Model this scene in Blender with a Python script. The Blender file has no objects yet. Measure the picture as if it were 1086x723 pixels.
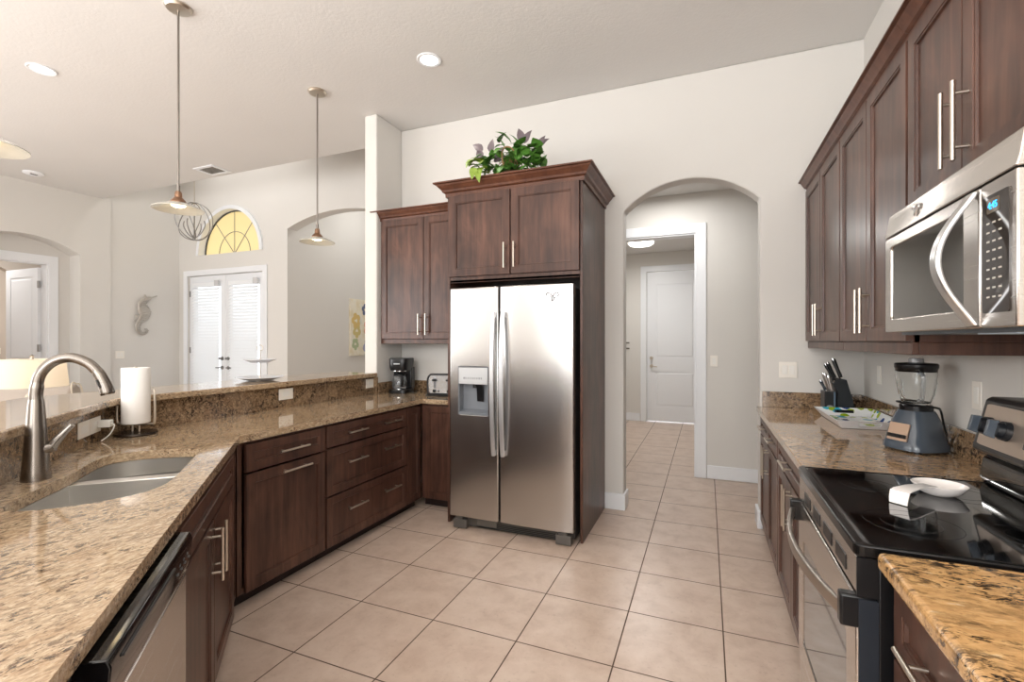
import bpy, bmesh, math, random
from mathutils import Matrix, Vector
PI = math.pi
R = math.radians
SC = bpy.context.scene
C = SC.collection
random.seed(7)

# ------------------------------------------------------------------ camera, light, exposure
cam_d = bpy.data.cameras.new('camera'); cam = bpy.data.objects.new('camera', cam_d); C.objects.link(cam)
cam.location = (0, 0, 1.41); cam.rotation_euler = (R(90), 0, R(22.31))
cam_d.sensor_width = 36.0; cam_d.lens = 36.0*503/1086; cam_d.clip_start = 0.02
SC.camera = cam
SC.view_settings.view_transform = 'Standard'
SC.view_settings.look = 'None'
SC.view_settings.exposure = 0.02
SC.view_settings.gamma = 1.0
SC.view_settings.use_curve_mapping = False
W = bpy.data.worlds.new('sky'); SC.world = W; W.use_nodes = True
W.node_tree.nodes['Background'].inputs[0].default_value = (0.86, 0.93, 1.0, 1)
W.node_tree.nodes['Background'].inputs[1].default_value = 2.8

def area(name, loc, aim, sx, sy, watts, col=(1, 1, 1)):
    d = bpy.data.lights.new(name, 'AREA'); d.shape = 'RECTANGLE'; d.size = sx; d.size_y = sy; d.energy = watts; d.color = col
    o = bpy.data.objects.new(name, d); C.objects.link(o); o.location = loc
    o.rotation_euler = (Vector(aim)-Vector(loc)).to_track_quat('-Z', 'Y').to_euler()
    return o
area('rear_fill_left', (-6.9, -3.05, 2.0), (-4.5, 3, 1.3), 2.0, 1.5, 85, (1.0, 1.0, 1.0))  # added fill standing at an unseen rear window
area('rear_fill_right', (-1.2, -3.05, 2.0), (0.6, 3, 1.1), 2.0, 1.5, 75, (1.0, 1.0, 1.0))  # added fill at the other unseen window, aimed to brighten the right counters
area('side_fill', (-8.2, -0.6, 1.6), (0, 0.5, 1.4), 4.6, 2.4, 170, (1.0, 1.0, 1.0))  # added fill from the left; that wall has no window
area('kitchen_fill', (0.95, -1.9, 1.7), (-2.5, 2.4, 1.0), 2.2, 1.8, 60, (1.0, 1.0, 1.0))  # added fill behind the camera; the right wall has no window
area('kitchen_bounce_fill', (-1.2, -1.3, 1.9), (-1.2, -1.29, 4), 3.4, 2.4, 175, (1.0, 0.995, 0.985))  # added fill aimed up to bounce off the ceiling; no fixture there
area('living_bounce_fill', (-4.8, -1.3, 1.7), (-4.8, -1.29, 4), 4.0, 2.4, 85, (1.0, 0.995, 0.985))  # unseen added fill, bounced off the living room ceiling
area('foyer_fill', (-6.6, 4.85, 4.45), (-6.6, 4.95, 0), 2.4, 0.5, 12, (1.0, 0.98, 0.96))  # unseen fill under the foyer ceiling, aimed down; no opening up there
area('side_hall_fill', (-4.9, 6.7, 4.2), (-4.9, 6.7, 0), 0.8, 0.8, 22, (1.0, 0.98, 0.95))  # unseen fill below the side hall ceiling, without a fixture
area('hall_fill', (-0.4, 4.75, 2.91), (-0.4, 4.75, 0), 0.5, 0.3, 11, (1.0, 0.98, 0.95))  # added fill for the hall behind the arch, no fixture
area('laundry_lamp', (-0.9, 7.3, 2.80), (-0.9, 7.3, 0), 0.35, 0.35, 25, (1.0, 0.98, 0.95))
area('bedroom_fill', (-10.0, 3.3, 3.2), (-10.0, 3.3, 0), 0.8, 0.8, 42, (1.0, 0.97, 0.94))  # added fill that brightens the room behind the open door
area('bedroom_hall_fill', (-11.8, 3.6, 3.2), (-11.8, 3.6, 0), 0.6, 0.6, 45, (1.0, 0.97, 0.94))  # added fill for the space past the bedroom arch

# ------------------------------------------------------------------ materials
def lin(c):
    return tuple(((v/255)/12.92 if v/255 <= 0.04045 else ((v/255+0.055)/1.055)**2.4) for v in c)+(1,)
def new_mat(name):
    m = bpy.data.materials.new(name); m.use_nodes = True
    return m, m.node_tree, m.node_tree.nodes['Principled BSDF']
def M(name, col, rough=0.5, metal=0.0, spec=0.5, trans=0.0, emit=None, es=0.0, coat=0.0, ior=1.45, alpha=1.0):
    m, nt, p = new_mat(name)
    p.inputs['Base Color'].default_value = lin(col); p.inputs['Roughness'].default_value = rough
    p.inputs['Metallic'].default_value = metal; p.inputs['Specular IOR Level'].default_value = spec
    p.inputs['Transmission Weight'].default_value = trans; p.inputs['IOR'].default_value = ior
    p.inputs['Coat Weight'].default_value = coat; p.inputs['Coat Roughness'].default_value = 0.06
    p.inputs['Alpha'].default_value = alpha
    if emit: p.inputs['Emission Color'].default_value = lin(emit); p.inputs['Emission Strength'].default_value = es
    return m
def nd(nt, t, **kw):
    n = nt.nodes.new(t)
    for k, v in kw.items():
        if isinstance(k, str) and hasattr(n, k): setattr(n, k, v)
    return n
def mathn(nt, op, a, b=None):
    n = nt.nodes.new('ShaderNodeMath'); n.operation = op
    for i, v in enumerate((a, b)):
        if v is None: continue
        if isinstance(v, (int, float)): n.inputs[i].default_value = v
        else: nt.links.new(v, n.inputs[i])
    return n.outputs[0]
def coords(nt, scale, rot=(0, 0, 0), world=True):
    mp = nt.nodes.new('ShaderNodeMapping'); mp.inputs['Scale'].default_value = scale; mp.inputs['Rotation'].default_value = rot
    if world:
        g = nt.nodes.new('ShaderNodeNewGeometry'); nt.links.new(g.outputs['Position'], mp.inputs[0])
    else:
        g = nt.nodes.new('ShaderNodeTexCoord'); nt.links.new(g.outputs['Object'], mp.inputs[0])
    return mp.outputs[0]
def noise(nt, vec, scale, detail=4, rough=0.55, dist=0.0):
    n = nt.nodes.new('ShaderNodeTexNoise'); n.inputs['Scale'].default_value = scale; n.inputs['Detail'].default_value = detail
    n.inputs['Roughness'].default_value = rough; n.inputs['Distortion'].default_value = dist
    nt.links.new(vec, n.inputs['Vector']); return n.outputs[0]
def ramp(nt, fac, stops, mode='LINEAR'):
    n = nt.nodes.new('ShaderNodeValToRGB'); n.color_ramp.interpolation = mode
    e = n.color_ramp.elements
    while len(e) < len(stops): e.new(0.5)
    for i, (p, c) in enumerate(stops): e[i].position = p; e[i].color = c if len(c) == 4 else lin(c)
    nt.links.new(fac, n.inputs[0]); return n.outputs[0]
def mix(nt, fac, a, b):
    n = nt.nodes.new('ShaderNodeMix'); n.data_type = 'RGBA'
    if isinstance(fac, (int, float)): n.inputs[0].default_value = fac
    else: nt.links.new(fac, n.inputs[0])
    for i, v in ((6, a), (7, b)):
        if isinstance(v, tuple): n.inputs[i].default_value = v if len(v) == 4 else lin(v)
        else: nt.links.new(v, n.inputs[i])
    return n.outputs[2]
def bump(nt, p, h, strength, dist=0.002):
    b = nt.nodes.new('ShaderNodeBump'); b.inputs['Strength'].default_value = strength; b.inputs['Distance'].default_value = dist
    nt.links.new(h, b.inputs['Height']); nt.links.new(b.outputs[0], p.inputs['Normal'])
def paint(name, col, tex=0.25, scale=90, rough=0.75):
    m, nt, p = new_mat(name)
    v = coords(nt, (1, 1, 1)); n = noise(nt, v, scale, 3)
    n2 = noise(nt, v, 1.3, 2)
    c = mix(nt, n2, lin(tuple(x-3 for x in col)), lin(tuple(x+3 for x in col)))
    nt.links.new(c, p.inputs['Base Color']); p.inputs['Roughness'].default_value = rough; p.inputs['Specular IOR Level'].default_value = 0.25
    bump(nt, p, n, tex, 0.003)
    return m
def wood(name, dark, light, rough=0.33):
    m, nt, p = new_mat(name)
    v = coords(nt, (14, 14, 1.1), world=False); v2 = coords(nt, (1, 1, 0.55), world=False)
    g = noise(nt, v, 2.2, 5, 0.6, 0.4); b = noise(nt, v2, 4.5, 3, 0.55, 0.6)
    mid = tuple((a+b_)/2 for a, b_ in zip(dark, light))
    f = mathn(nt, 'ADD', mathn(nt, 'MULTIPLY', g, 0.45), mathn(nt, 'MULTIPLY', b, 0.55))
    c = ramp(nt, f, [(0.33, dark), (0.5, mid), (0.68, light)])
    nt.links.new(c, p.inputs['Base Color']); p.inputs['Roughness'].default_value = rough
    p.inputs['Coat Weight'].default_value = 0.05; p.inputs['Coat Roughness'].default_value = 0.2; p.inputs['Specular IOR Level'].default_value = 0.35
    return m
def granite(name, stretch, rot, light, mid, dark, speck=0.5, rough=0.09, fine=1.0, dens=0.0):
    m, nt, p = new_mat(name)
    v = coords(nt, stretch, (0, 0, rot)); vi = coords(nt, (1, 1, 1))
    big = noise(nt, v, 9, 4, 0.6, 0.8); med = noise(nt, v, 55*fine, 6, 0.72, 0.6); sm = noise(nt, v, 130*fine, 3, 0.6, 0.3)
    base = ramp(nt, big, [(0.30, mid), (0.52, light), (0.74, mid)])
    tone = ramp(nt, noise(nt, v, 85*fine, 4, 0.65, 0.4), [(0.34, tuple(c*0.72 for c in mid)), (0.50, mid), (0.62, light), (0.74, (232, 214, 186))])
    c0 = mix(nt, 0.55, base, tone)
    patch = ramp(nt, noise(nt, v, 10*fine, 4, 0.65, 0.8), [(0.36, (0.15, 0.15, 0.15, 1)), (0.60, (1, 1, 1, 1))])
    vein = ramp(nt, med, [(0.40+dens, (1, 1, 1, 1)), (0.475+dens, (0, 0, 0, 1))])
    c1 = mix(nt, mathn(nt, 'MULTIPLY', mathn(nt, 'MULTIPLY', vein, patch), min(1.0, speck*1.6)), c0, lin(dark))
    fl = ramp(nt, sm, [(0.36+dens, (1, 1, 1, 1)), (0.43+dens, (0, 0, 0, 1))])
    c2 = mix(nt, mathn(nt, 'MULTIPLY', mathn(nt, 'MULTIPLY', fl, patch), min(1.0, speck*1.5)), c1, lin((38, 29, 24)))
    nt.links.new(c2, p.inputs['Base Color']); p.inputs['Roughness'].default_value = rough
    p.inputs['Coat Weight'].default_value = 0.4; p.inputs['Coat Roughness'].default_value = 0.03
    return m
def brushed(name, col, rough, axis_scale):
    m, nt, p = new_mat(name)
    v = coords(nt, axis_scale, world=False); n = noise(nt, v, 3, 3)
    p.inputs['Base Color'].default_value = lin(col); p.inputs['Metallic'].default_value = 1.0
    r = nt.nodes.new('ShaderNodeMapRange'); nt.links.new(n, r.inputs[0])
    r.inputs[3].default_value = rough*0.85; r.inputs[4].default_value = rough*1.15
    nt.links.new(r.outputs[0], p.inputs['Roughness'])
    p.inputs['Anisotropic'].default_value = 0.4
    return m
def tile_floor():
    m, nt, p = new_mat('floor_tile')
    g = nt.nodes.new('ShaderNodeNewGeometry'); s = nt.nodes.new('ShaderNodeSeparateXYZ'); nt.links.new(g.outputs['Position'], s.inputs[0])
    T = 0.4535; px, py = 0.4512, T
    def edge(out, off, T):
        a = mathn(nt, 'DIVIDE', mathn(nt, 'SUBTRACT', out, off), T)
        f = mathn(nt, 'FRACT', a); d = mathn(nt, 'MINIMUM', f, mathn(nt, 'SUBTRACT', 1.0, f))
        return mathn(nt, 'MULTIPLY', d, T), mathn(nt, 'FLOOR', a)
    dx, ix = edge(s.outputs[0], -1.7308-0.4512*30, px); dy, iy = edge(s.outputs[1], 1.614-py*30, py)
    d = mathn(nt, 'MINIMUM', dx, dy)
    gm = ramp(nt, mathn(nt, 'MULTIPLY', d, 100), [(0.26, (1, 1, 1, 1)), (0.36, (0, 0, 0, 1))])
    wn = nt.nodes.new('ShaderNodeTexWhiteNoise'); wn.noise_dimensions = '2D'
    cb = nt.nodes.new('ShaderNodeCombineXYZ'); nt.links.new(ix, cb.inputs[0]); nt.links.new(iy, cb.inputs[1]); nt.links.new(cb.outputs[0], wn.inputs[0])
    v = coords(nt, (1, 1, 1)); n1 = noise(nt, v, 7, 6, 0.65, 0.3); n2 = noise(nt, v, 46, 4, 0.65)
    c = ramp(nt, n1, [(0.30, (190, 167, 150)), (0.52, (205, 184, 168)), (0.72, (213, 194, 179))])
    sp = ramp(nt, n2, [(0.30, (1, 1, 1, 1)), (0.42, (0, 0, 0, 1))])
    c = mix(nt, mathn(nt, 'MULTIPLY', sp, 0.28), c, lin((150, 126, 108)))
    c = mix(nt, mathn(nt, 'MULTIPLY', wn.outputs[0], 0.12), c, lin((186, 160, 142)))
    c = mix(nt, gm, c, lin((92, 74, 62)))
    nt.links.new(c, p.inputs['Base Color'])
    rr = mix(nt, gm, (0.30, 0.30, 0.30, 1), (0.8, 0.8, 0.8, 1)); nt.links.new(rr, p.inputs['Roughness'])
    p.inputs['Specular IOR Level'].default_value = 0.4
    bump(nt, p, mathn(nt, 'SUBTRACT', 1.0, gm), 0.5, 0.002)
    return m

WALL = paint('wall_paint', (219, 216, 211), 0.16, 70)
CEIL = paint('ceiling_paint', (222, 220, 217), 0.45, 45)
DARKWALL = paint('bedroom_wall_paint', (205, 196, 186), 0.2)
TRIM = M('white_trim_paint', (236, 238, 241), 0.35)
FLOOR = tile_floor()
WOOD = wood('espresso_wood', (52, 34, 28), (110, 76, 62))
CROWNW = wood('crown_wood', (72, 42, 30), (116, 74, 54))
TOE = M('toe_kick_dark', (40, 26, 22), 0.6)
GRAN = granite('granite_bar_counter', (1.0, 0.5, 1), R(-40), (204, 183, 154), (168, 138, 106), (92, 68, 50), 0.55, fine=1.15, dens=0.015)
GRANS = granite('granite_splash_shaded', (1, 1, 1), 0, (176, 150, 118), (136, 106, 78), (58, 43, 33), 0.75, dens=0.045)  # counter stone darkened: weaker ceiling reflection on upright faces put into the colour
GRANR = granite('granite_range_counter', (0.5, 1, 1), R(35), (206, 174, 136), (178, 142, 106), (64, 48, 38), 0.6, dens=0.02)
STEEL = brushed('brushed_steel', (196, 194, 192), 0.24, (160, 160, 1))
STEELH = brushed('brushed_steel_panel', (206, 200, 194), 0.26, (1, 1, 160))
SINKS = brushed('sink_steel', (222, 220, 216), 0.33, (60, 60, 60))
NICKEL = M('satin_nickel', (208, 199, 186), 0.3, 1.0)
FAUC = M('faucet_nickel', (138, 131, 124), 0.27, 1.0)
CHROME = M('chrome', (225, 225, 225), 0.08, 1.0)
BLACK = M('black_plastic', (18, 18, 20), 0.28)
BLACKG = M('black_glass', (8, 8, 9), 0.04, spec=0.6, coat=0.5)
SMOKE = M('smoked_glass', (34, 32, 30), 0.05, spec=0.8, coat=0.6)
DGREY = M('dark_grey_plastic', (66, 64, 62), 0.4)
BLUEGREY = M('slate_plastic', (68, 77, 87), 0.22, coat=0.4)
GLASS = M('clear_glass', (250, 252, 252), 0.02, trans=1.0, ior=1.25)
WHITEP = M('white_plastic', (238, 236, 230), 0.35)
IVORY = M('ivory_plate', (240, 235, 226), 0.38)
CERAM = M('white_ceramic', (242, 236, 232), 0.15, coat=0.4)
PAPER = M('paper_towel', (244, 241, 237), 0.9)
LAMPON = M('lamp_diffuser', (255, 255, 255), 0.5, emit=(255, 250, 240), es=5.0)
WARMON = M('warm_bulb', (255, 240, 210), 0.5, emit=(255, 226, 170), es=7.0)
BRONZE = M('bronze_socket', (150, 118, 96), 0.3, 1.0)
GREENL = M('ivy_leaf', (80, 126, 50), 0.45)
LIMEL = M('lime_leaf', (126, 150, 52), 0.45)
PURPL = M('plum_leaf', (104, 92, 96), 0.5)

# ------------------------------------------------------------------ mesh helpers
MW = {}
def mwof(o): return MW.get(o.name, Matrix.Identity(4)) if o else Matrix.Identity(4)
def tag(o, label=None, cat=None, group=None, kind=None):
    if label: o['label'] = label
    if cat: o['category'] = cat
    if group: o['group'] = group
    if kind: o['kind'] = kind
    return o
def thing(name, label, cat, loc=(0, 0, 0), rz=0.0, group=None):
    o = bpy.data.objects.new(name, None); C.objects.link(o); o.empty_display_size = 0.05
    o.location = loc; o.rotation_euler = (0, 0, rz)
    MW[o.name] = Matrix.Translation(loc) @ Matrix.Rotation(rz, 4, 'Z')
    return tag(o, label, cat, group)
def obj(name, bm, mat, parent=None, local=True, bev=0.0, smooth=True, ang=35, sub=0, seg=2):
    """link bm as one mesh; local=True: coordinates are the parent's own; False: world coordinates"""
    if parent is not None and not local: bm.transform(mwof(parent).inverted())
    bmesh.ops.recalc_face_normals(bm, faces=bm.faces)
    me = bpy.data.meshes.new(name); bm.to_mesh(me); bm.free()
    for m in (mat if isinstance(mat, (list, tuple)) else [mat]): me.materials.append(m)
    o = bpy.data.objects.new(name, me); C.objects.link(o)
    if parent is not None: o.parent = parent; MW[o.name] = mwof(parent)
    if smooth:
        me.polygons.foreach_set('use_smooth', [True]*len(me.polygons)); me.set_sharp_from_angle(angle=R(ang))
    if bev:
        b = o.modifiers.new('bevel', 'BEVEL'); b.width = bev; b.segments = seg; b.limit_method = 'ANGLE'; b.angle_limit = R(40)
    if sub:
        s = o.modifiers.new('subdivision', 'SUBSURF'); s.levels = sub; s.render_levels = sub
    return o
def single(name, bm, mat, label, cat, loc, group=None, **kw):
    """a thing that is one mesh, with its origin at loc; bm in world coordinates"""
    bm.transform(Matrix.Translation(loc).inverted())
    o = obj(name, bm, mat, None, **kw); o.location = loc; MW[o.name] = Matrix.Translation(loc)
    return tag(o, label, cat, group)
def struct(name, bm, mat, **kw):
    kw.setdefault('smooth', False)
    return tag(obj(name, bm, mat, None, **kw), kind='structure')
def nb(): return bmesh.new()
def box(bm, x0, x1, y0, y1, z0, z1):
    v = [bm.verts.new((x, y, z)) for x in (x0, x1) for y in (y0, y1) for z in (z0, z1)]
    for f in ((0, 1, 3, 2), (4, 6, 7, 5), (0, 4, 5, 1), (2, 3, 7, 6), (0, 2, 6, 4), (1, 5, 7, 3)): bm.faces.new([v[i] for i in f])
    return v
def prism(bm, pts, axis, d0, d1):
    def P(p, d): return (d, p[0], p[1]) if axis == 'x' else (p[0], d, p[1]) if axis == 'y' else (p[0], p[1], d)
    a = [bm.verts.new(P(p, d0)) for p in pts]; b = [bm.verts.new(P(p, d1)) for p in pts]
    n = len(pts); bm.faces.new(a); bm.faces.new(b[::-1])
    for i in range(n): bm.faces.new((a[i], a[(i+1) % n], b[(i+1) % n], b[i]))
    return a+b
def frame_for(t):
    t = t.normalized(); u = t.orthogonal().normalized(); return u, t.cross(u)
def cyl(bm, p0, p1, r0, r1=None, n=16, cap=True):
    if r1 is None: r1 = r0
    p0, p1 = Vector(p0), Vector(p1); u, v = frame_for(p1-p0)
    A = [bm.verts.new(p0+(u*math.cos(2*PI*i/n)+v*math.sin(2*PI*i/n))*r0) for i in range(n)]
    B = [bm.verts.new(p1+(u*math.cos(2*PI*i/n)+v*math.sin(2*PI*i/n))*r1) for i in range(n)]
    for i in range(n): bm.faces.new((A[i], A[(i+1) % n], B[(i+1) % n], B[i]))
    if cap: bm.faces.new(A[::-1]); bm.faces.new(B)
def tube(bm, pts, r, n=10, cap=True, closed=False):
    pts = [Vector(p) for p in pts]; N = len(pts)
    rs = r if isinstance(r, (list, tuple)) else [r]*N
    u = None; rings = []
    for i, p in enumerate(pts):
        if closed: t = pts[(i+1) % N]-pts[(i-1) % N]
        else: t = pts[min(i+1, N-1)]-pts[max(i-1, 0)]
        t.normalize()
        if u is None: u = t.orthogonal().normalized()
        else: u = (u-t*u.dot(t)).normalized()
        w = t.cross(u)
        rings.append([bm.verts.new(p+(u*math.cos(2*PI*k/n)+w*math.sin(2*PI*k/n))*rs[i]) for k in range(n)])
    for i in range(N if closed else N-1):
        a, b = rings[i], rings[(i+1) % N]
        for k in range(n): bm.faces.new((a[k], a[(k+1) % n], b[(k+1) % n], b[k]))
    if cap and not closed: bm.faces.new(rings[0][::-1]); bm.faces.new(rings[-1])
def smooth_path(pts, k=6):
    """Catmull-Rom through pts"""
    pts = [Vector(p) for p in pts]; out = []
    for i in range(len(pts)-1):
        p0 = pts[max(i-1, 0)]; p1 = pts[i]; p2 = pts[i+1]; p3 = pts[min(i+2, len(pts)-1)]
        for j in range(k):
            t = j/k
            out.append(0.5*((2*p1)+(p2-p0)*t+(2*p0-5*p1+4*p2-p3)*t*t+(3*p1-p0-3*p2+p3)*t**3))
    out.append(pts[-1]); return out
def lathe(bm, prof, c=(0, 0, 0), n=32, mat=None):
    rings = []
    for r, z in prof:
        if r < 1e-6: rings.append([bm.verts.new((c[0], c[1], c[2]+z))])
        else: rings.append([bm.verts.new((c[0]+r*math.cos(2*PI*i/n), c[1]+r*math.sin(2*PI*i/n), c[2]+z)) for i in range(n)])
    for a, b in zip(rings[:-1], rings[1:]):
        if len(a) == 1 and len(b) == 1: continue
        for i in range(n):
            j = (i+1) % n
            if len(a) == 1: bm.faces.new((a[0], b[i], b[j]))
            elif len(b) == 1: bm.faces.new((a[i], a[j], b[0]))
            else: bm.faces.new((a[i], a[j], b[j], b[i]))
def loft(bm, loops, cap0=True, cap1=True):
    V = [[bm.verts.new(p) for p in L] for L in loops]; n = len(V[0])
    for a, b in zip(V[:-1], V[1:]):
        for i in range(n): bm.faces.new((a[i], a[(i+1) % n], b[(i+1) % n], b[i]))
    if cap0: bm.faces.new(V[0][::-1])
    if cap1: bm.faces.new(V[-1])
def plate(bm, outer, holes, z0, z1):
    ed = []
    for L in [outer]+holes:
        v = [bm.verts.new((x, y, z0)) for x, y in L]
        ed += [bm.edges.new((v[i], v[(i+1) % len(v)])) for i in range(len(v))]
    r = bmesh.ops.triangle_fill(bm, use_beauty=True, use_dissolve=False, edges=ed)
    fs = [f for f in r['geom'] if isinstance(f, bmesh.types.BMFace)]
    e = bmesh.ops.extrude_face_region(bm, geom=fs)
    bmesh.ops.translate(bm, verts=[v for v in e['geom'] if isinstance(v, bmesh.types.BMVert)], vec=(0, 0, z1-z0))
def rrect(x0, x1, y0, y1, r, n=5):
    out = []
    for cx, cy, a in ((x1-r, y1-r, 0), (x0+r, y1-r, 90), (x0+r, y0+r, 180), (x1-r, y0+r, 270)):
        for i in range(n+1):
            t = R(a+90*i/n); out.append((cx+r*math.cos(t), cy+r*math.sin(t)))
    return out
def superell(cx, cy, a, b, z, e=2.6, n=32):
    out = []
    for i in range(n):
        t = 2*PI*i/n; c, s = math.cos(t), math.sin(t)
        out.append((cx+a*math.copysign(abs(c)**(2/e), c), cy+b*math.copysign(abs(s)**(2/e), s), z))
    return out
def D(s, t): return ((s+t)/2**0.5, (t-s)/2**0.5)      # the diagonal run of the peninsula: s along it, t across it
def text_bm(txt, size, depth=0.0006):
    cu = bpy.data.curves.new('t', 'FONT'); cu.body = txt; cu.size = size; cu.extrude = depth; cu.align_x = 'CENTER'; cu.align_y = 'CENTER'
    o = bpy.data.objects.new('t', cu); C.objects.link(o)
    dg = bpy.context.evaluated_depsgraph_get(); me = o.evaluated_get(dg).to_mesh()
    bm = bmesh.new(); bm.from_mesh(me); o.evaluated_get(dg).to_mesh_clear(); bpy.data.objects.remove(o); bpy.data.curves.remove(cu)
    return bm

# ------------------------------------------------------------------ the room
ZC = 3.53; YB = 4.01; XR = 1.02; XL = -8.33; YR = -3.2
PX = -2.845                                             # kitchen face of the wall stub at the end of the bar
bm = nb(); box(bm, -13, 1.3, -3.4, 9.2, -0.1, 0); struct('floor', bm, FLOOR)
bm = nb(); prism(bm, [(XL-0.1, YR-0.1), (XR+0.1, YR-0.1), (XR+0.1, YB+0.1), (-2.985, YB+0.1), (-2.985, 4.22), (XL-0.1, 4.22)], 'z', ZC, ZC+0.12); struct('ceiling', bm, CEIL)
def arch(a, b, zs, zt, n=20):
    """points from (a, zs) over the crown to (b, zs)"""
    c = (a+b)/2; w = (b-a)/2; h = zt-zs; rad = (w*w+h*h)/(2*h); th = math.asin(min(1, w/rad))
    return [(c+rad*math.sin(-th+2*th*i/n), zt-rad+rad*math.cos(-th+2*th*i/n)) for i in range(n+1)]
# kitchen back wall with the arch to the hall
bm = nb(); prism(bm, [(-2.99, 0), (-0.64, 0)]+arch(-0.64, 0.37, 2.485, 2.70)+[(0.37, 0), (XR+0.1, 0), (XR+0.1, ZC), (-2.99, ZC)], 'y', YB, YB+0.15)
struct('wall_back', bm, WALL, smooth=True, ang=25, bev=0.012, seg=3)
bm = nb(); box(bm, -2.985, PX, 3.61, YB-0.001, 0, ZC); struct('wall_stub', bm, WALL, bev=0.015, seg=3)
bm = nb(); box(bm, XR, XR+0.12, YR, YB+0.001, 0, ZC); struct('wall_right', bm, WALL)
# left wall: living room, with the arched recess of the bedroom door
yarc = arch(2.73, 3.95, 2.646, 2.835)
bm = nb(); prism(bm, [(YR, 0), (2.73, 0)]+yarc+[(3.95, 0), (4.33, 0), (4.33, ZC+0.12), (YR, ZC+0.12)], 'x', XL-0.27, XL); struct('wall_left', bm, WALL, smooth=True, ang=25)
bm = nb(); prism(bm, [(2.73, 0), (2.98, 0), (2.98, 2.50), (3.705, 2.50), (3.705, 0), (3.95, 0)]+yarc[::-1], 'x', XL-0.40, XL-0.27); struct('wall_recess', bm, WALL)
bm = nb(); box(bm, XL-0.30, XL-0.02, 4.22, 5.35, 0, 4.6); struct('wall_foyer', bm, WALL)
# foyer back wall with french doors, half-round window and the arched opening of the side hall
YF = 5.35
def halfround(cx, z0, r, n=24): return [(cx-r*math.cos(PI*i/n), z0+r*math.sin(PI*i/n)) for i in range(n+1)]
bm = nb()
outer = [(XL-0.3, 0), (-8.13, 0), (-8.13, 2.50), (-6.37, 2.50), (-6.37, 0), (-5.87, 0)]+arch(-5.87, -3.9, 3.11, 3.30)+[(-3.9, 0), (-2.9, 0), (-2.9, 4.6), (XL-0.3, 4.6)]
plate(bm, outer, [halfround(-7.13, 2.835, 0.76)], 0, 0.18)
bm.transform(Matrix(((1, 0, 0, 0), (0, 0, 1, YF), (0, 1, 0, 0), (0, 0, 0, 1))))
struct('wall_front', bm, WALL, smooth=True, ang=25)
bm = nb(); box(bm, XL-0.3, -2.9, 4.10, 4.22, ZC+0.12, 4.6); struct('wall_header', bm, WALL)
bm = nb(); box(bm, XL-0.3, -2.9, 4.10, YF+0.18, 4.6, 4.7); struct('ceiling_foyer', bm, CEIL)
bm = nb(); box(bm, -2.985, -2.9, YB+0.15, YF, 0, 4.6); struct('wall_foyer_side', bm, WALL)
# side hall behind the arched opening
bm = nb(); box(bm, -6.0, -5.87, YF+0.18, 8.4, 0, 4.4); struct('wall_side_hall', bm, WALL)
bm = nb(); box(bm, -6.0, -3.7, 8.4, 8.5, 0, 4.4); struct('wall_side_hall_end', bm, WALL)
bm = nb(); box(bm, -3.9, -3.8, YF+0.18, 8.4, 0, 4.4); struct('wall_side_hall_right', bm, WALL)
bm = nb(); box(bm, -6.0, -3.7, YF+0.18, 8.5, 4.4, 4.5); struct('ceiling_side_hall', bm, CEIL)
# pantry hall behind the kitchen arch, then the laundry
YH = 5.28
bm = nb(); prism(bm, [(-1.9, 0), (-1.05, 0), (-1.05, 2.53), (-0.103, 2.53), (-0.103, 0), (1.2, 0), (1.2, 2.95), (-1.9, 2.95)], 'y', YH, YH+0.13); struct('wall_hall', bm, WALL)
bm = nb(); box(bm, -1.9, 1.2, YB+0.15, 8.75, 2.95, 3.05); struct('ceiling_hall', bm, CEIL)
bm = nb(); box(bm, -1.95, -1.9, YB+0.15, 8.75, 0, 2.95); struct('wall_hall_left', bm, WALL)
bm = nb(); box(bm, 1.12, 1.2, YB+0.15, 8.75, 0, 2.95); struct('wall_hall_right', bm, WALL)
YD = 8.6
bm = nb(); prism(bm, [(-1.9, 0), (-0.975, 0), (-0.975, 2.62), (-0.05, 2.62), (-0.05, 0), (1.12, 0), (1.12, 2.95), (-1.9, 2.95)], 'y', YD, YD+0.12); struct('wall_laundry', bm, WALL)
# bedroom seen through the door on the left
bm = nb(); prism(bm, [(1.0, 0), (3.0, 0)]+arch(3.0, 4.27, 2.56, 2.78)+[(4.27, 0), (5.2, 0), (5.2, 3.4), (1.0, 3.4)], 'x', -11.15, -11.0); struct('wall_bedroom', bm, DARKWALL, smooth=True, ang=25)
bm = nb(); box(bm, -12.6, -12.5, 1.0, 5.2, 0, 3.4); struct('wall_bedroom_end', bm, DARKWALL)
bm = nb(); box(bm, -12.6, XL-0.40, 1.0, 5.2, 3.4, 3.5); struct('ceiling_bedroom', bm, CEIL)
bm = nb(); box(bm, -12.6, XL-0.40, 5.1, 5.2, 0, 3.4); struct('wall_bedroom_right', bm, DARKWALL)
bm = nb(); box(bm, -12.6, XL-0.40, 0.9, 1.0, 0, 3.4); struct('wall_bedroom_left', bm, DARKWALL)
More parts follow.
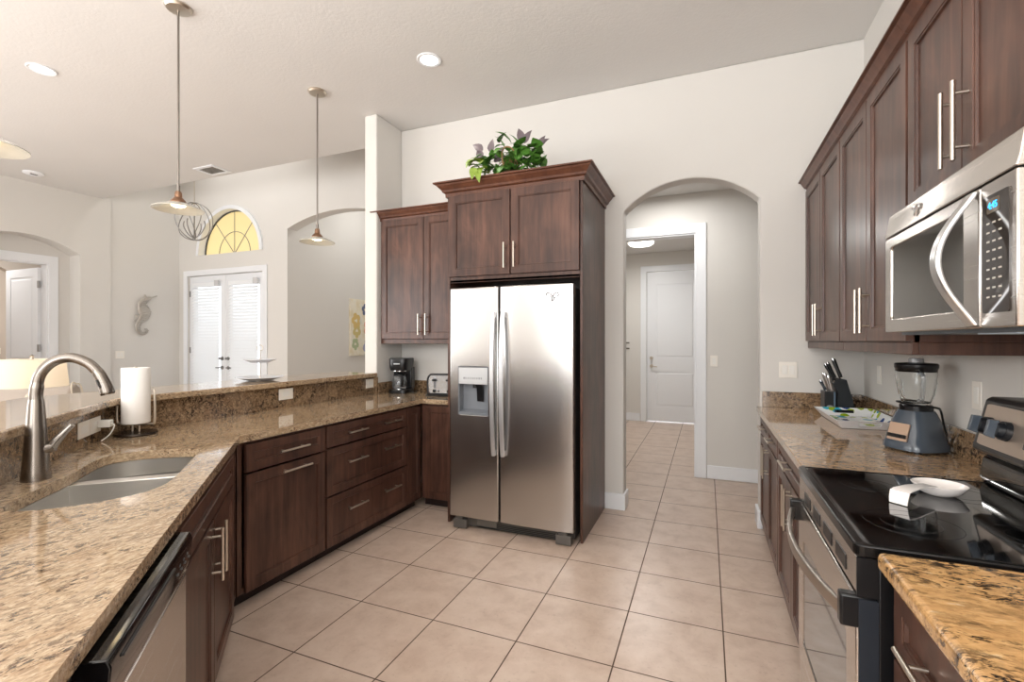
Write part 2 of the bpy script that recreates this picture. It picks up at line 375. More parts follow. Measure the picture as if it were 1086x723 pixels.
# wall behind the camera, with its windows
bm = nb()
plate(bm, [(XL-0.1, 0), (XR+0.12, 0), (XR+0.12, ZC), (XL-0.1, ZC)], [[(a, 1.28), (a+2.0, 1.28), (a+2.0, 2.75), (a, 2.75)] for a in (-7.9, -2.2)], 0, 0.12)
bm.transform(Matrix(((1, 0, 0, 0), (0, 0, 1, YR-0.12), (0, 1, 0, 0), (0, 0, 0, 1)))); struct('wall_rear', bm, WALL)
for i, a in enumerate((-7.9, -2.2)):
    bm = nb(); plate(bm, [(a, 1.28), (a+2.0, 1.28), (a+2.0, 2.75), (a, 2.75)], [[(a+0.06, 1.34), (a+0.97, 1.34), (a+0.97, 2.69), (a+0.06, 2.69)], [(a+1.03, 1.34), (a+1.94, 1.34), (a+1.94, 2.69), (a+1.03, 2.69)]], 0, 0.07)
    bm.transform(Matrix(((1, 0, 0, 0), (0, 0, 1, YR-0.09), (0, 1, 0, 0), (0, 0, 0, 1)))); struct('window_%d' % (i+2), bm, TRIM)
# half-height wall under the raised bar
kx0, kx1, kt0, kt1 = -2.89, -3.0, -1.0, -1.11
c0 = kt0*2**0.5-kx0; c1 = kt1*2**0.5-kx1
bm = nb(); prism(bm, [D(-0.8, kt0), (kx0, c0), (kx0, 3.609), (kx1, 3.609), (kx1, c1), D(-0.8, kt1)], 'z', 0, 1.076); struct('wall_peninsula', bm, WALL)
# baseboards
def baseb(name, x0, x1, y0, y1): 
    bm = nb(); box(bm, x0, x1, y0, y1, 0, 0.135); struct(name, bm, TRIM, bev=0.006)
baseb('baseboard_arch_left', -0.795, -0.625, YB-0.018, YB+0.168)
baseb('baseboard_arch_right', 0.352, 0.388, YB-0.018, YB+0.168)
baseb('baseboard_hall', 0.003, 1.11, YH-0.016, YH)
baseb('baseboard_laundry', -1.88, -1.085, YD-0.016, YD)
baseb('baseboard_foyer', XL-0.02, XL-0.004, 4.24, YF)
def casing(name, a, b, zt, w, p0, p1, axis):
    """door casing round an opening a..b (height zt), standing proud from p0 to p1"""
    pts = [(a-w, 0), (a, 0), (a, zt), (b, zt), (b, 0), (b+w, 0), (b+w, zt+w), (a-w, zt+w)]
    bm = nb(); prism(bm, pts, axis, p0, p1); return struct(name, bm, TRIM, bev=0.005)
casing('trim_1', -1.05, -0.103, 2.53, 0.10, YH-0.02, YH-0.0005, 'y')
bm = nb(); prism(bm, [(-1.05, 0), (-1.035, 0), (-1.035, 2.515), (-0.118, 2.515), (-0.118, 0), (-0.103, 0), (-0.103, 2.53), (-1.05, 2.53)], 'y', YH-0.005, YH+0.14); struct('trim_2', bm, TRIM)
casing('trim_3', -0.975, -0.05, 2.62, 0.10, YD-0.02, YD-0.0005, 'y')
casing('trim_4', 2.98, 3.705, 2.50, 0.11, XL-0.27+0.0005, XL-0.25, 'x')
bm = nb(); prism(bm, [(2.98, 0), (2.995, 0), (2.995, 2.485), (3.69, 2.485), (3.69, 0), (3.705, 0), (3.705, 2.50), (2.98, 2.50)], 'x', XL-0.41, XL-0.26); struct('trim_5', bm, TRIM)
casing('trim_6', -8.13, -6.37, 2.50, 0.09, YF-0.02, YF-0.0005, 'y')

# panel door builder: local x 0..w, y 0..th, z 0..h, raised panels on both faces
def panel_door(bm, w, h, th, panels):
    box(bm, 0, w, 0.006, th-0.006, 0, h)
    for ys in ((0.006, -0.0), (th-0.006, th)):
        hol = [[(a, c), (b, c), (b, d), (a, d)] for a, b, c, d in panels]
        t = nb(); plate(t, [(0, 0), (w, 0), (w, h), (0, h)], hol, min(ys), max(ys))
        for a, b, c, d in panels:
            i = 0.03
            o = [bm.verts.new((x, (ys[0]+ys[1])/2*0+ys[0], z)) for x, z in ((a+i, c+i), (b-i, c+i), (b-i, d-i), (a+i, d-i))]
            q = [bm.verts.new((x, ys[1], z)) for x, z in ((a+i+0.015, c+i+0.015), (b-i-0.015, c+i+0.015), (b-i-0.015, d-i-0.015), (a+i+0.015, d-i-0.015))]
            bm.faces.new(q)
            for k in range(4): bm.faces.new((o[k], o[(k+1) % 4], q[(k+1) % 4], q[k]))
        t.transform(Matrix(((1, 0, 0, 0), (0, 0, 1, 0), (0, 1, 0, 0), (0, 0, 0, 1))))
        me = bpy.data.meshes.new('t'); t.to_mesh(me); t.free(); bm.from_mesh(me); bpy.data.meshes.remove(me)
# door_1: french doors with white blinds
BLIND = M('blind_slat', (250, 250, 250), 0.6, trans=0.0)
nt = BLIND.node_tree; tl = nt.nodes.new('ShaderNodeBsdfTranslucent'); tl.inputs[0].default_value = (0.95, 0.95, 0.95, 1)
ms = nt.nodes.new('ShaderNodeMixShader'); ms.inputs[0].default_value = 0.5
nt.links.new(nt.nodes['Principled BSDF'].outputs[0], ms.inputs[1]); nt.links.new(tl.outputs[0], ms.inputs[2]); nt.links.new(ms.outputs[0], nt.nodes['Material Output'].inputs[0])
def french(name, x0, w, knob_x, hinge_x):
    d = bpy.data.objects.new(name, None); C.objects.link(d); d.location = (x0, YF+0.03, 0.005); MW[d.name] = Matrix.Translation(d.location); d['kind'] = 'structure'
    bm = nb(); plate(bm, [(0, 0), (w, 0), (w, 2.485), (0, 2.485)], [[(0.12, 0.25), (w-0.12, 0.25), (w-0.12, 2.36), (0.12, 2.36)]], 0, 0.045)
    bm.transform(Matrix(((1, 0, 0, 0), (0, 0, 1, 0), (0, 1, 0, 0), (0, 0, 0, 1)))); obj('door_leaf', bm, TRIM, d, bev=0.004)
    bm = nb(); box(bm, 0.12, w-0.12, 0.028, 0.034, 0.25, 2.36); obj('glass_pane', bm, GLASS, d)
    bm = nb(); box(bm, 0.115, w-0.115, -0.045, -0.002, 2.30, 2.37)
    n = 40
    for i in range(n):
        z = 0.31+2.0*i/n
        v = box(bm, 0.117, w-0.117, -0.053, 0.005, z-0.0008, z+0.0008)
        bmesh.ops.rotate(bm, verts=v, cent=(0, -0.024, z), matrix=Matrix.Rotation(R(57), 3, 'X'))
    obj('blind', bm, BLIND, d, smooth=False)
    bm = nb(); box(bm, w-0.20, w-0.10, -0.055, -0.046, 2.31, 2.40); obj('blind_bracket', bm, M('bracket_grey', (205, 205, 206), 0.5), d)
    for z in (0.97, 1.12):
        bm = nb(); cyl(bm, (knob_x, 0, z), (knob_x, -0.012, z), 0.03, n=20); cyl(bm, (knob_x, -0.01, z), (knob_x, -0.05, z), 0.011, n=12)
        if z < 1: cyl(bm, (knob_x, -0.045, z), (knob_x+(-0.10 if knob_x > w/2 else 0.10), -0.045, z), 0.009, n=10)
        else: cyl(bm, (knob_x, -0.03, z), (knob_x, -0.055, z), 0.02, n=16)
        obj('lever_handle' if z < 1 else 'deadbolt', bm, M('satin_lock', (150, 148, 146), 0.3, 1.0), d)
    for z in (0.35, 1.25, 2.2):
        bm = nb(); box(bm, hinge_x-0.012, hinge_x+0.012, -0.008, 0.0, z-0.05, z+0.05); obj('hinge', bm, M('hinge_steel', (150, 150, 150), 0.35, 1.0), d)
french('door_1', -8.125, 0.872, 0.80, 0.012)
french('door_2', -7.247, 0.872, 0.07, 0.86)
# window_1: half-round window with a drawn yellow shade
wn = bpy.data.objects.new('window_1', None); C.objects.link(wn); wn.location = (-7.13, YF, 2.835); MW[wn.name] = Matrix.Translation(wn.location); wn['kind'] = 'structure'
bm = nb(); o1 = halfround(0, 0, 0.76); i1 = halfround(0, 0, 0.70)
prism(bm, o1+i1[::-1], 'y', -0.03, 0.12); obj('window_frame', bm, TRIM, wn, ang=25)
SHADE = M('yellow_shade', (240, 226, 186), 0.8)
nt = SHADE.node_tree; tl = nt.nodes.new('ShaderNodeBsdfTranslucent'); tl.inputs[0].default_value = lin((250, 236, 200))
ms = nt.nodes.new('ShaderNodeMixShader'); ms.inputs[0].default_value = 0.55
nt.links.new(nt.nodes['Principled BSDF'].outputs[0], ms.inputs[1]); nt.links.new(tl.outputs[0], ms.inputs[2]); nt.links.new(ms.outputs[0], nt.nodes['Material Output'].inputs[0])
bm = nb(); prism(bm, halfround(0, 0, 0.70), 'y', 0.105, 0.107); obj('window_shade', bm, SHADE, wn, smooth=False)
bm = nb()
for a in (50, 90, 130): cyl(bm, (0, 0.095, 0), (0.70*math.cos(R(a)), 0.095, 0.70*math.sin(R(a))), 0.006, n=8)
tube(bm, [(0.36*math.cos(R(a)), 0.095, 0.36*math.sin(R(a))) for a in range(0, 181, 6)], 0.006, 8)
obj('muntin', bm, M('muntin_grey', (150, 148, 140), 0.5), wn)
bm = nb(); o1 = halfround(0, 0, 0.705); i1 = halfround(0, 0, 0.685); prism(bm, o1+i1[::-1], 'y', 0.08, 0.10); obj('gasket', bm, M('gasket_dark', (70, 72, 74), 0.6), wn, ang=25)
# door_3: open bedroom door; door_4: laundry back door
dd = bpy.data.objects.new('door_3', None); C.objects.link(dd); dd.location = (XL-0.42, 3.70, 0.01); dd.rotation_euler = (0, 0, R(180)); dd['kind'] = 'structure'
MW[dd.name] = Matrix.Translation(dd.location) @ Matrix.Rotation(R(180), 4, 'Z')
bm = nb(); panel_door(bm, 0.86, 2.44, 0.042, [(0.12, 0.74, 0.25, 0.95), (0.12, 0.74, 1.12, 2.32)]); obj('door_leaf', bm, TRIM, dd, smooth=False)
for z in (0.3, 1.3, 2.2):
    bm = nb(); box(bm, -0.035, 0.004, 0.028, 0.048, z-0.05, z+0.05); obj('hinge', bm, M('hinge_nickel', (168, 168, 168), 0.35, 1.0), dd)
dd = bpy.data.objects.new('door_4', None); C.objects.link(dd); dd.location = (-0.97, YD+0.03, 0.012); MW[dd.name] = Matrix.Translation(dd.location); dd['kind'] = 'structure'
bm = nb(); panel_door(bm, 0.915, 2.60, 0.044, [(0.13, 0.785, 0.25, 0.87), (0.13, 0.785, 1.10, 2.42)]); obj('door_leaf', bm, TRIM, dd, smooth=False)
for z in (0.96, 1.10):
    bm = nb(); cyl(bm, (0.075, 0, z), (0.075, -0.012, z), 0.03, n=20); cyl(bm, (0.075, -0.01, z), (0.075, -0.06, z), 0.022 if z > 1 else 0.012, n=16)
    if z < 1: cyl(bm, (0.075, -0.055, z), (0.175, -0.055, z-0.01), 0.009, n=10)
    obj('lever_handle' if z < 1 else 'deadbolt', bm, NICKEL, dd)

# ------------------------------------------------------------------ cabinets (local: x along the front, front face at y=0 looking to -y, z up)
def shaker(bm, x0, x1, z0, z1, y0=-0.021, th=0.020, fw=0.058, rec=0.010):
    def L(i, y): return [bm.verts.new(p) for p in ((x0+i, y, z0+i), (x1-i, y, z0+i), (x1-i, y, z1-i), (x0+i, y, z1-i))]
    a, b = L(0, y0+th), L(0.0, y0+0.0015)
    c = L(0.0015, y0); d = L(fw-0.005, y0); e = L(fw-0.003, y0+0.003); f = L(fw+0.003, y0+0.003); g = L(fw+0.005, y0+rec)
    bm.faces.new(a)
    for p, q in ((a, b), (b, c), (c, d), (d, e), (e, f), (f, g)):
        for k in range(4): bm.faces.new((p[k], p[(k+1) % 4], q[(k+1) % 4], q[k]))
    bm.faces.new(g)
def pull(cx, cz, L, vert, y0=-0.021, r=0.0062):
    bm = nb(); yb = y0-0.034; h = L/2
    ax = (lambda s: (cx, yb, cz+s)) if vert else (lambda s: (cx+s, yb, cz))
    cyl(bm, ax(-h), ax(h), r, n=14)
    for s in (-h*0.68, h*0.68):
        p = ax(s); cyl(bm, p, (p[0], y0+0.001, p[2]), r*0.75, n=10)
    return bm
def cabinet(label, loc, rz, w, d, z0, z1, fronts, toe=True, group=None, crown=None, rail=0.0, name='base_cabinet', label_parts=True, filler=()):
    t = thing(name, label, 'cabinet', loc, rz, group)
    bm = nb(); th = 0.018
    box(bm, 0, th, 0.001, d, z0, z1); box(bm, w-th, w, 0.001, d, z0, z1); box(bm, th, w-th, 0.001, d, z0, z0+th); box(bm, th, w-th, d-th, d, z0+th, z1)
    if not toe: box(bm, th, w-th, 0.001, d, z1-th, z1)
    # face frame
    box(bm, 0, 0.03, 0, 0.02, z0, z1); box(bm, w-0.03, w, 0, 0.02, z0, z1); box(bm, 0.03, w-0.03, 0, 0.02, z1-0.04, z1); box(bm, 0.03, w-0.03, 0, 0.02, z0, z0+0.03)
    for a, b, c, e in filler: box(bm, a, b, 0.002, 0.02, c, e)
    obj('body', bm, WOOD, t, bev=0.002)
    for f in fronts:
        kind, x0, x1, a, b = f[:5]
        bm = nb(); shaker(bm, x0, x1, a, b, fw=0.05 if kind == 'drawer' else 0.058)
        o = obj(kind, bm, WOOD, t, smooth=False)
        for hx, hz, L, vert in f[5:]: obj('handle', pull(hx, hz, L, vert), NICKEL, o)
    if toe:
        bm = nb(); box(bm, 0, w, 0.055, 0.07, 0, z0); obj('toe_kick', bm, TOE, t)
    if rail:
        bm = nb(); box(bm, 0, w, -0.004, 0.016, z0-rail, z0); box(bm, 0, 0.018, 0.016, d, z0-rail, z0); box(bm, w-0.018, w, 0.016, d, z0-rail, z0); obj('light_rail', bm, WOOD, t, bev=0.002)
    if crown:
        bm = nb(); left, right, h, pr = crown
        prof = [(0.0, z1-0.012), (0.012, z1-0.012), (0.014, z1+h*0.12), (0.028, z1+h*0.22), (0.034, z1+h*0.4), (pr*0.72, z1+h*0.72), (pr*0.78, z1+h*0.84), (pr, z1+h*0.88), (pr, z1+h), (0.0, z1+h)]
        rows = []
        for o_, z in prof:
            xl = -o_ if left else 0; xr = w+o_ if right else w
            rows.append([(xl, d, z), (xl, -o_-0.021*0, z), (xr, -o_, z), (xr, d, z)])
        V = [[bm.verts.new(p) for p in r_] for r_ in rows]
        n = len(V)
        for i in range(n):
            a, b = V[i], V[(i+1) % n]
            for k in range(3):
                if k == 0 and not left: continue
                if k == 2 and not right: continue
                bm.faces.new((a[k], a[k+1], b[k+1], b[k]))
        bmesh.ops.remove_doubles(bm, verts=bm.verts, dist=1e-5)
        # top board
        box(bm, 0.0, w, 0.0, d, z1, z1+h*0.8)
        obj('crown_molding', bm, CROWNW, t, smooth=False)
    return t
ZB = 0.075; ZT = 0.881
H90 = R(90)
FX = -2.265     # face of the straight peninsula run, looking to +x
cabinet('wide base cabinet left of the three-drawer unit, one drawer above a big pull-out front', (FX, 1.742, 0), H90, 0.607, 0.58, ZB, ZT,
        [('drawer', 0.04, 0.597, 0.715, 0.862, (0.335, 0.787, 0.21, False)), ('door', 0.04, 0.597, ZB+0.005, 0.703, (0.355, 0.668, 0.21, False))])
cabinet('base cabinet with three wide drawers, each with two bar pulls', (FX, 2.351, 0), H90, 0.884, 0.58, ZB, ZT,
        [('drawer', 0.006, 0.878, 0.724, 0.862, (0.27, 0.795, 0.19, False), (0.66, 0.795, 0.19, False)),
         ('drawer', 0.006, 0.878, 0.412, 0.712, (0.27, 0.60, 0.19, False), (0.66, 0.60, 0.19, False)),
         ('drawer', 0.006, 0.878, ZB+0.005, 0.400, (0.27, 0.285, 0.19, False), (0.66, 0.285, 0.19, False))])
cabinet('narrow base cabinet with one plain door between the drawers and the inner corner', (FX, 3.237, 0), H90, 0.215, 0.58, ZB, ZT,
        [('door', 0.006, 0.195, ZB+0.005, 0.862)])
cabinet('narrow base cabinet with one plain door beside the refrigerator, below the toaster', (-2.255, 3.462, 0), 0, 0.384, 0.53, ZB, ZT,
        [('door', 0.03, 0.375, ZB+0.005, 0.862)])
sx, sy = D(-1.622, -0.375)
cabinet('angled sink base cabinet with a false drawer front and two doors', (sx, sy, 0), R(135), 1.208, 0.56, ZB, ZT,
        [('drawer', 0.02, 1.0, 0.735, 0.862), ('door', 0.02, 0.508, ZB+0.005, 0.722, (0.47, 0.60, 0.2, True)), ('door', 0.514, 1.0, ZB+0.005, 0.722, (0.552, 0.60, 0.2, True))], filler=[(1.0, 1.178, ZB, ZT)])
sx, sy = D(-0.80, -0.375)
bm = nb(); box(bm, 0, 0.02, 0, 0.58, 0, 0.8815); ep = thing('end_panel', 'dark wood end panel carrying the near end of the angled counter', 'cabinet panel', (sx, sy, 0), R(135)); obj('panel', bm, WOOD, ep, bev=0.002)
bm = nb(); box(bm, 0.0201, 0.03, 0.48, 0.56, 0.78, 0.8815); obj('counter_cleat', bm, WOOD, ep)
# uppers and refrigerator surround on the back wall
cabinet('two-door wall cabinet above the coffee maker, left of the refrigerator', (PX+0.004, 3.675, 0), 0, 0.966, YB-3.676, 1.425, 2.545,
        [('door', 0.012, 0.475, 1.43, 2.53, (0.44, 1.56, 0.19, True)), ('door', 0.481, 0.955, 1.43, 2.53, (0.516, 1.56, 0.19, True))],
        toe=False, crown=(True, False, 0.075, 0.075), rail=0.04, name='wall_cabinet')
cf = thing('refrigerator_cabinet', 'tall surround over the refrigerator with two doors and a wide crown', 'cabinet', (-1.87, 3.235, 0))
bm = nb(); box(bm, 0, 0.02, 0, YB-3.236, 0, 2.545); obj('side_panel', bm, WOOD, cf, bev=0.002)
bm = nb(); box(bm, 1.055, 1.075, 0, YB-3.236, 0, 2.545); obj('side_panel', bm, WOOD, cf, bev=0.002)
bm = nb(); box(bm, 0.021, 1.054, 0.0, YB-3.237, 1.86, 1.88); box(bm, 0.021, 1.054, 0.0, YB-3.237, 2.525, 2.545); box(bm, 0.021, 1.054, 0.0, 0.02, 1.858, 1.905)
box(bm, 0.021, 1.054, YB-3.255, YB-3.237, 1.881, 2.524); obj('body', bm, WOOD, cf, bev=0.002)
for x0, x1, hx in ((0.022, 0.532, 0.497), (0.540, 1.053, 0.575)):
    bm = nb(); shaker(bm, x0, x1, 1.905, 2.528, fw=0.062); o = obj('door', bm, WOOD, cf, smooth=False)
    obj('handle', pull(hx, 2.04, 0.185, True), NICKEL, o)
def crown_on(t, w, d, z1, h, pr, dl):
    bm = nb(); prof = [(0.0, z1-0.02), (0.012, z1-0.02), (0.014, z1+h*0.1), (0.030, z1+h*0.2), (0.036, z1+h*0.38), (pr*0.74, z1+h*0.72), (pr*0.8, z1+h*0.84), (pr, z1+h*0.88), (pr, z1+h), (0.0, z1+h)]
    V = [[bm.verts.new(p) for p in ((-o_, dl, z), (-o_, -o_, z), (w+o_, -o_, z), (w+o_, d, z))] for o_, z in prof]
    for i in range(len(V)):
        a, b = V[i], V[(i+1) % len(V)]
        for k in range(3): bm.faces.new((a[k], a[k+1], b[k+1], b[k]))
    box(bm, 0.0, w, 0.0, d, z1+0.001, z1+h*0.75)
    obj('crown_molding', bm, CROWNW, t, smooth=False)
crown_on(cf, 1.075, YB-3.236, 2.545, 0.085, 0.085, 0.36)
# right-hand run: base cabinets look to -x
BX = 0.392
cabinet('base cabinet under the knife block with two drawers over two doors', (BX, 4.005, 0), -H90, 0.952, 0.60, ZB, ZT,
        [('drawer', 0.03, 0.488, 0.735, 0.862, (0.26, 0.80, 0.17, False)), ('drawer', 0.494, 0.945, 0.735, 0.862, (0.72, 0.80, 0.17, False)),
         ('door', 0.03, 0.488, ZB+0.005, 0.722, (0.452, 0.615, 0.2, True)), ('door', 0.494, 0.945, ZB+0.005, 0.722, (0.53, 0.615, 0.2, True))])
cabinet('base cabinet between the range and the knife block cabinet, one drawer over two doors', (BX, 3.051, 0), -H90, 0.926, 0.60, ZB, ZT,
        [('drawer', 0.006, 0.92, 0.735, 0.862, (0.40, 0.80, 0.2, False)),
         ('door', 0.006, 0.46, ZB+0.005, 0.722, (0.43, 0.615, 0.2, True)), ('door', 0.466, 0.92, ZB+0.005, 0.722, (0.496, 0.615, 0.2, True))])
cabinet('base cabinet on the near side of the range with a drawer under gold granite', (0.408, 1.335, 0), -H90, 0.62, 0.60, ZB, ZT,
        [('drawer', 0.03, 0.61, 0.715, 0.865, (0.32, 0.785, 0.34, False)), ('door', 0.03, 0.61, ZB+0.005, 0.70, (0.56, 0.56, 0.2, True))])
UX = 0.685
UD = XR-UX-0.001
cabinet('two-door wall cabinet above the knife block, at the end of its row', (UX, 4.005, 0), -H90, 0.962, UD, 1.405, 2.505,
        [('door', 0.012, 0.484, 1.41, 2.492, (0.45, 1.545, 0.2, True)), ('door', 0.490, 0.957, 1.41, 2.492, (0.524, 1.545, 0.2, True))],
        toe=False, crown=(False, False, 0.062, 0.065), rail=0.045, name='wall_cabinet')
cabinet('two-door wall cabinet above the blender, beside the microwave', (UX, 3.041, 0), -H90, 0.925, UD, 1.405, 2.505,
        [('door', 0.006, 0.462, 1.41, 2.492, (0.428, 1.545, 0.2, True)), ('door', 0.468, 0.919, 1.41, 2.492, (0.502, 1.545, 0.2, True))],
        toe=False, crown=(False, False, 0.062, 0.065), rail=0.045, name='wall_cabinet')
cabinet('short two-door wall cabinet mounted over the microwave', (UX, 2.114, 0), -H90, 0.80, UD, 1.868, 2.505,
        [('door', 0.012, 0.396, 1.873, 2.492, (0.362, 2.02, 0.22, True)), ('door', 0.402, 0.79, 1.873, 2.492, (0.436, 2.02, 0.22, True))],
        toe=False, crown=(False, True, 0.062, 0.065), name='wall_cabinet')

# ------------------------------------------------------------------ stone tops
ZK = 0.92
sink_st = [(-2.49, -0.47), (-2.545, -0.50), (-2.575, -0.58), (-2.585, -0.70), (-2.555, -0.79), (-2.48, -0.822), (-2.36, -0.826), (-2.25, -0.824), (-2.14, -0.832), (-2.02, -0.845), (-1.89, -0.85), (-1.82, -0.81), (-1.80, -0.72), (-1.815, -0.62), (-1.86, -0.53), (-1.94, -0.475), (-2.05, -0.462), (-2.25, -0.465)]
def rounded_loop(pts, k=4):
    P3 = [Vector((a, b, 0)) for a, b in pts]; n = len(P3); out = []
    for i in range(n):
        p0, p1, p2, p3 = P3[i-1], P3[i], P3[(i+1) % n], P3[(i+2) % n]
        for j in range(k):
            t = j/k; q = 0.5*((2*p1)+(p2-p0)*t+(2*p0-5*p1+4*p2-p3)*t*t+(3*p1-p0-3*p2+p3)*t**3); out.append((q.x, q.y))
    return out
hole_st = rounded_loop(sink_st)
hole = [D(a, b) for a, b in hole_st]
cxf = -2.222; cdiag = -0.352*2**0.5
skx = -2.87; skd = -0.98*2**0.5
bm = nb()
plate(bm, [D(-0.785, -0.352), (cxf, cdiag-cxf), (cxf, 3.425), (-1.872, 3.425), (-1.872, YB-0.003), (PX+0.003, YB-0.003), (PX+0.003, 3.607), (skx+0.001, 3.607), (skx+0.001, skd-skx), D(-0.785, -0.979)], [hole], 0.8825, ZK)
single('countertop', bm, GRAN, 'polished tan granite counter of the peninsula with the sink cut into it', 'countertop', (-2.4, 1.8, 0.90), bev=0.005, smooth=False, seg=2)
bm = nb(); prism(bm, [D(-0.8, -0.981), (skx, skd-skx), (skx, 3.606), (-2.889, 3.606), (-2.889, -0.999*2**0.5+2.889), D(-0.8, -0.999)], 'z', ZK-0.04, 1.0755); box(bm, -2.8695, PX+0.020, 3.588, 3.606, ZK+0.0005, 1.0755)
single('backsplash', bm, GRANS, 'shade-toned speckled granite facing between the peninsula counter and the raised bar', 'backsplash', (-2.88, 2.5, 0.92), smooth=False)
bfx = -2.832; bfd = -0.945*2**0.5; bbx = -3.32; bbd = -1.42*2**0.5
def fil(p, a, b, r=0.12, n=6):
    p, a, b = Vector(p), Vector(a), Vector(b); q0 = p+(a-p).normalized()*r; q1 = p+(b-p).normalized()*r
    return [tuple((q0*(1-t)**2+p*2*t*(1-t)+q1*t*t)) for t in [i/n for i in range(n+1)]]
A0 = D(-0.8, -0.945); A1 = (bfx, bfd-bfx); A2 = (bfx, 3.606); A3 = (bbx, 3.606); A4 = (bbx, bbd-bbx); A5 = D(-0.8, -1.42)
bm = nb(); plate(bm, [A0]+fil(A1, A0, A2)+[A2, A3]+fil(A4, A3, A5)+[A5], [], 1.077, 1.114)
single('bar_top', bm, GRAN, 'raised granite bar top that bends along the peninsula under the pendants', 'countertop', (-3.05, 2.5, 1.10), bev=0.007, smooth=False, seg=3)
bm = nb(); prism(bm, [(PX+0.002, 3.615), (PX+0.020, 3.615), (PX+0.020, YB-0.022), (-1.873, YB-0.022), (-1.873, YB-0.003), (PX+0.002, YB-0.003)], 'z', ZK+0.0005, 1.022)
single('backsplash', bm, GRANS, 'low speckled granite upstand behind the coffee maker and toaster', 'backsplash', (-2.4, YB-0.01, 0.92), smooth=False, bev=0.002)
bm = nb(); plate(bm, [(0.347, 2.127), (XR-0.002, 2.127), (XR-0.002, YB-0.003), (0.347, YB-0.003)], [], 0.8825, ZK)
single('countertop', bm, GRANR, 'granite counter with the blender, tray and knife block on it', 'countertop', (0.68, 3.0, 0.90), bev=0.006, smooth=False, seg=3)
bm = nb(); prism(bm, [(0.385, YB-0.022), (XR-0.022, YB-0.022), (XR-0.022, 2.127), (XR-0.002, 2.127), (XR-0.002, YB-0.002), (0.385, YB-0.002)], 'z', ZK+0.0005, 1.035)
single('backsplash', bm, GRANS, 'low speckled granite upstand round the corner behind knife block and blender', 'backsplash', (0.99, 3.9, 0.92), smooth=False, bev=0.002)
bm = nb(); plate(bm, [(0.364, 0.70), (XR-0.002, 0.70), (XR-0.002, 1.338), (0.364, 1.338)], [], 0.8825, ZK+0.004)
GRANN = granite('granite_gold_near', (0.45, 1, 1), R(-35), (218, 176, 122), (196, 150, 98), (42, 34, 30), 0.66, fine=0.7, dens=0.02)
single('countertop', bm, GRANN, 'gold granite counter with a rounded edge on the near side of the range', 'countertop', (0.68, 1.0, 0.90), bev=0.012, smooth=False, seg=4)

# ------------------------------------------------------------------ sink, faucet, dishwasher
sk = thing('sink', 'double bowl stainless steel sink set under the granite', 'sink', (*D(-2.2, -0.65), 0.8825))
def bowl(sel, sgn):
    pts = [p for p in hole_st if (p[0]-sel)*sgn > 0.022]
    cs = sum(p[0] for p in pts)/len(pts); ct = sum(p[1] for p in pts)/len(pts)
    pts = [(p[0], p[1]) for p in pts]; pts.sort(key=lambda p: math.atan2(p[1]-ct, p[0]-cs))
    # add the straight side along the divider
    out = []
    for i, p in enumerate(pts):
        q = pts[(i+1) % len(pts)]; out.append(p)
        if math.hypot(p[0]-q[0], p[1]-q[1]) > 0.12:
            for k in range(1, 8): out.append((p[0]+(q[0]-p[0])*k/8, p[1]+(q[1]-p[1])*k/8))
    bm = nb(); loops = []
    for sc_, z in ((1.02, 0.8815), (1.0, 0.8805), (0.985, 0.80), (0.96, 0.735), (0.90, 0.712), (0.80, 0.704), (0.18, 0.698)):
        loops.append([(*D(cs+(a-cs)*sc_, ct+(b-ct)*sc_), z) for a, b in out])
    V = [[bm.verts.new(p) for p in L] for L in loops]; n = len(out)
    for a, b in zip(V[:-1], V[1:]):
        for i in range(n): bm.faces.new((a[i], a[(i+1) % n], b[(i+1) % n], b[i]))
    bm.faces.new(V[-1])
    o = obj('bowl', bm, SINKS, sk, local=False, ang=60)
    bm = nb(); x, y = D(cs, ct); lathe(bm, [(0.055, 0.700), (0.05, 0.706), (0.04, 0.702), (0.0, 0.701)], (x, y, 0), 24); obj('drain', bm, CHROME, o, local=False)
bowl(-2.25, -1); bowl(-2.25, 1)
rim = [D(-2.2+(a+2.2)*1.04, -0.65+(b+0.65)*1.06) for a, b in hole_st]
bm = nb(); a, b = D(-2.27, -0.46), D(-2.23, -0.46)
plate(bm, [D(-2.278, -0.455), D(-2.222, -0.455), D(-2.222, -0.838), D(-2.278, -0.838)], [], 0.866, 0.8805); obj('divider', bm, SINKS, sk, local=False, bev=0.006, seg=3)

fs, ft = -2.195, -0.905
fb = D(fs, ft)
fa = thing('faucet', 'tall brushed nickel gooseneck faucet with a pull-down spray head', 'faucet', (fb[0], fb[1], ZK), R(45))
# local x = towards the front of the counter (+t)
bm = nb(); lathe(bm, [(0.041, 0.0), (0.0415, 0.004), (0.039, 0.03), (0.034, 0.10), (0.028, 0.19), (0.0225, 0.27), (0.0205, 0.285), (0.0, 0.285)], n=32); obj('body', bm, FAUC, fa, ang=60)
path = smooth_path([(0, 0, 0.283), (0.0, 0, 0.31), (0.010, 0, 0.37), (0.045, 0, 0.415), (0.095, 0, 0.430), (0.143, 0, 0.410), (0.172, 0, 0.378)], 8)
bm = nb(); tube(bm, path, [0.0195]*12+[0.0175]*(len(path)-12), 18); obj('spout', bm, FAUC, fa, ang=60)
bm = nb(); tube(bm, smooth_path([(0.170, 0, 0.381), (0.180, 0, 0.362), (0.196, 0, 0.320), (0.203, 0, 0.292)], 4), [0.0175, 0.018, 0.0185, 0.019, 0.0195, 0.020, 0.0205, 0.021, 0.0215, 0.022, 0.0225, 0.0225, 0.020], 18); sp_ = obj('spray_head', bm, FAUC, fa, ang=60)
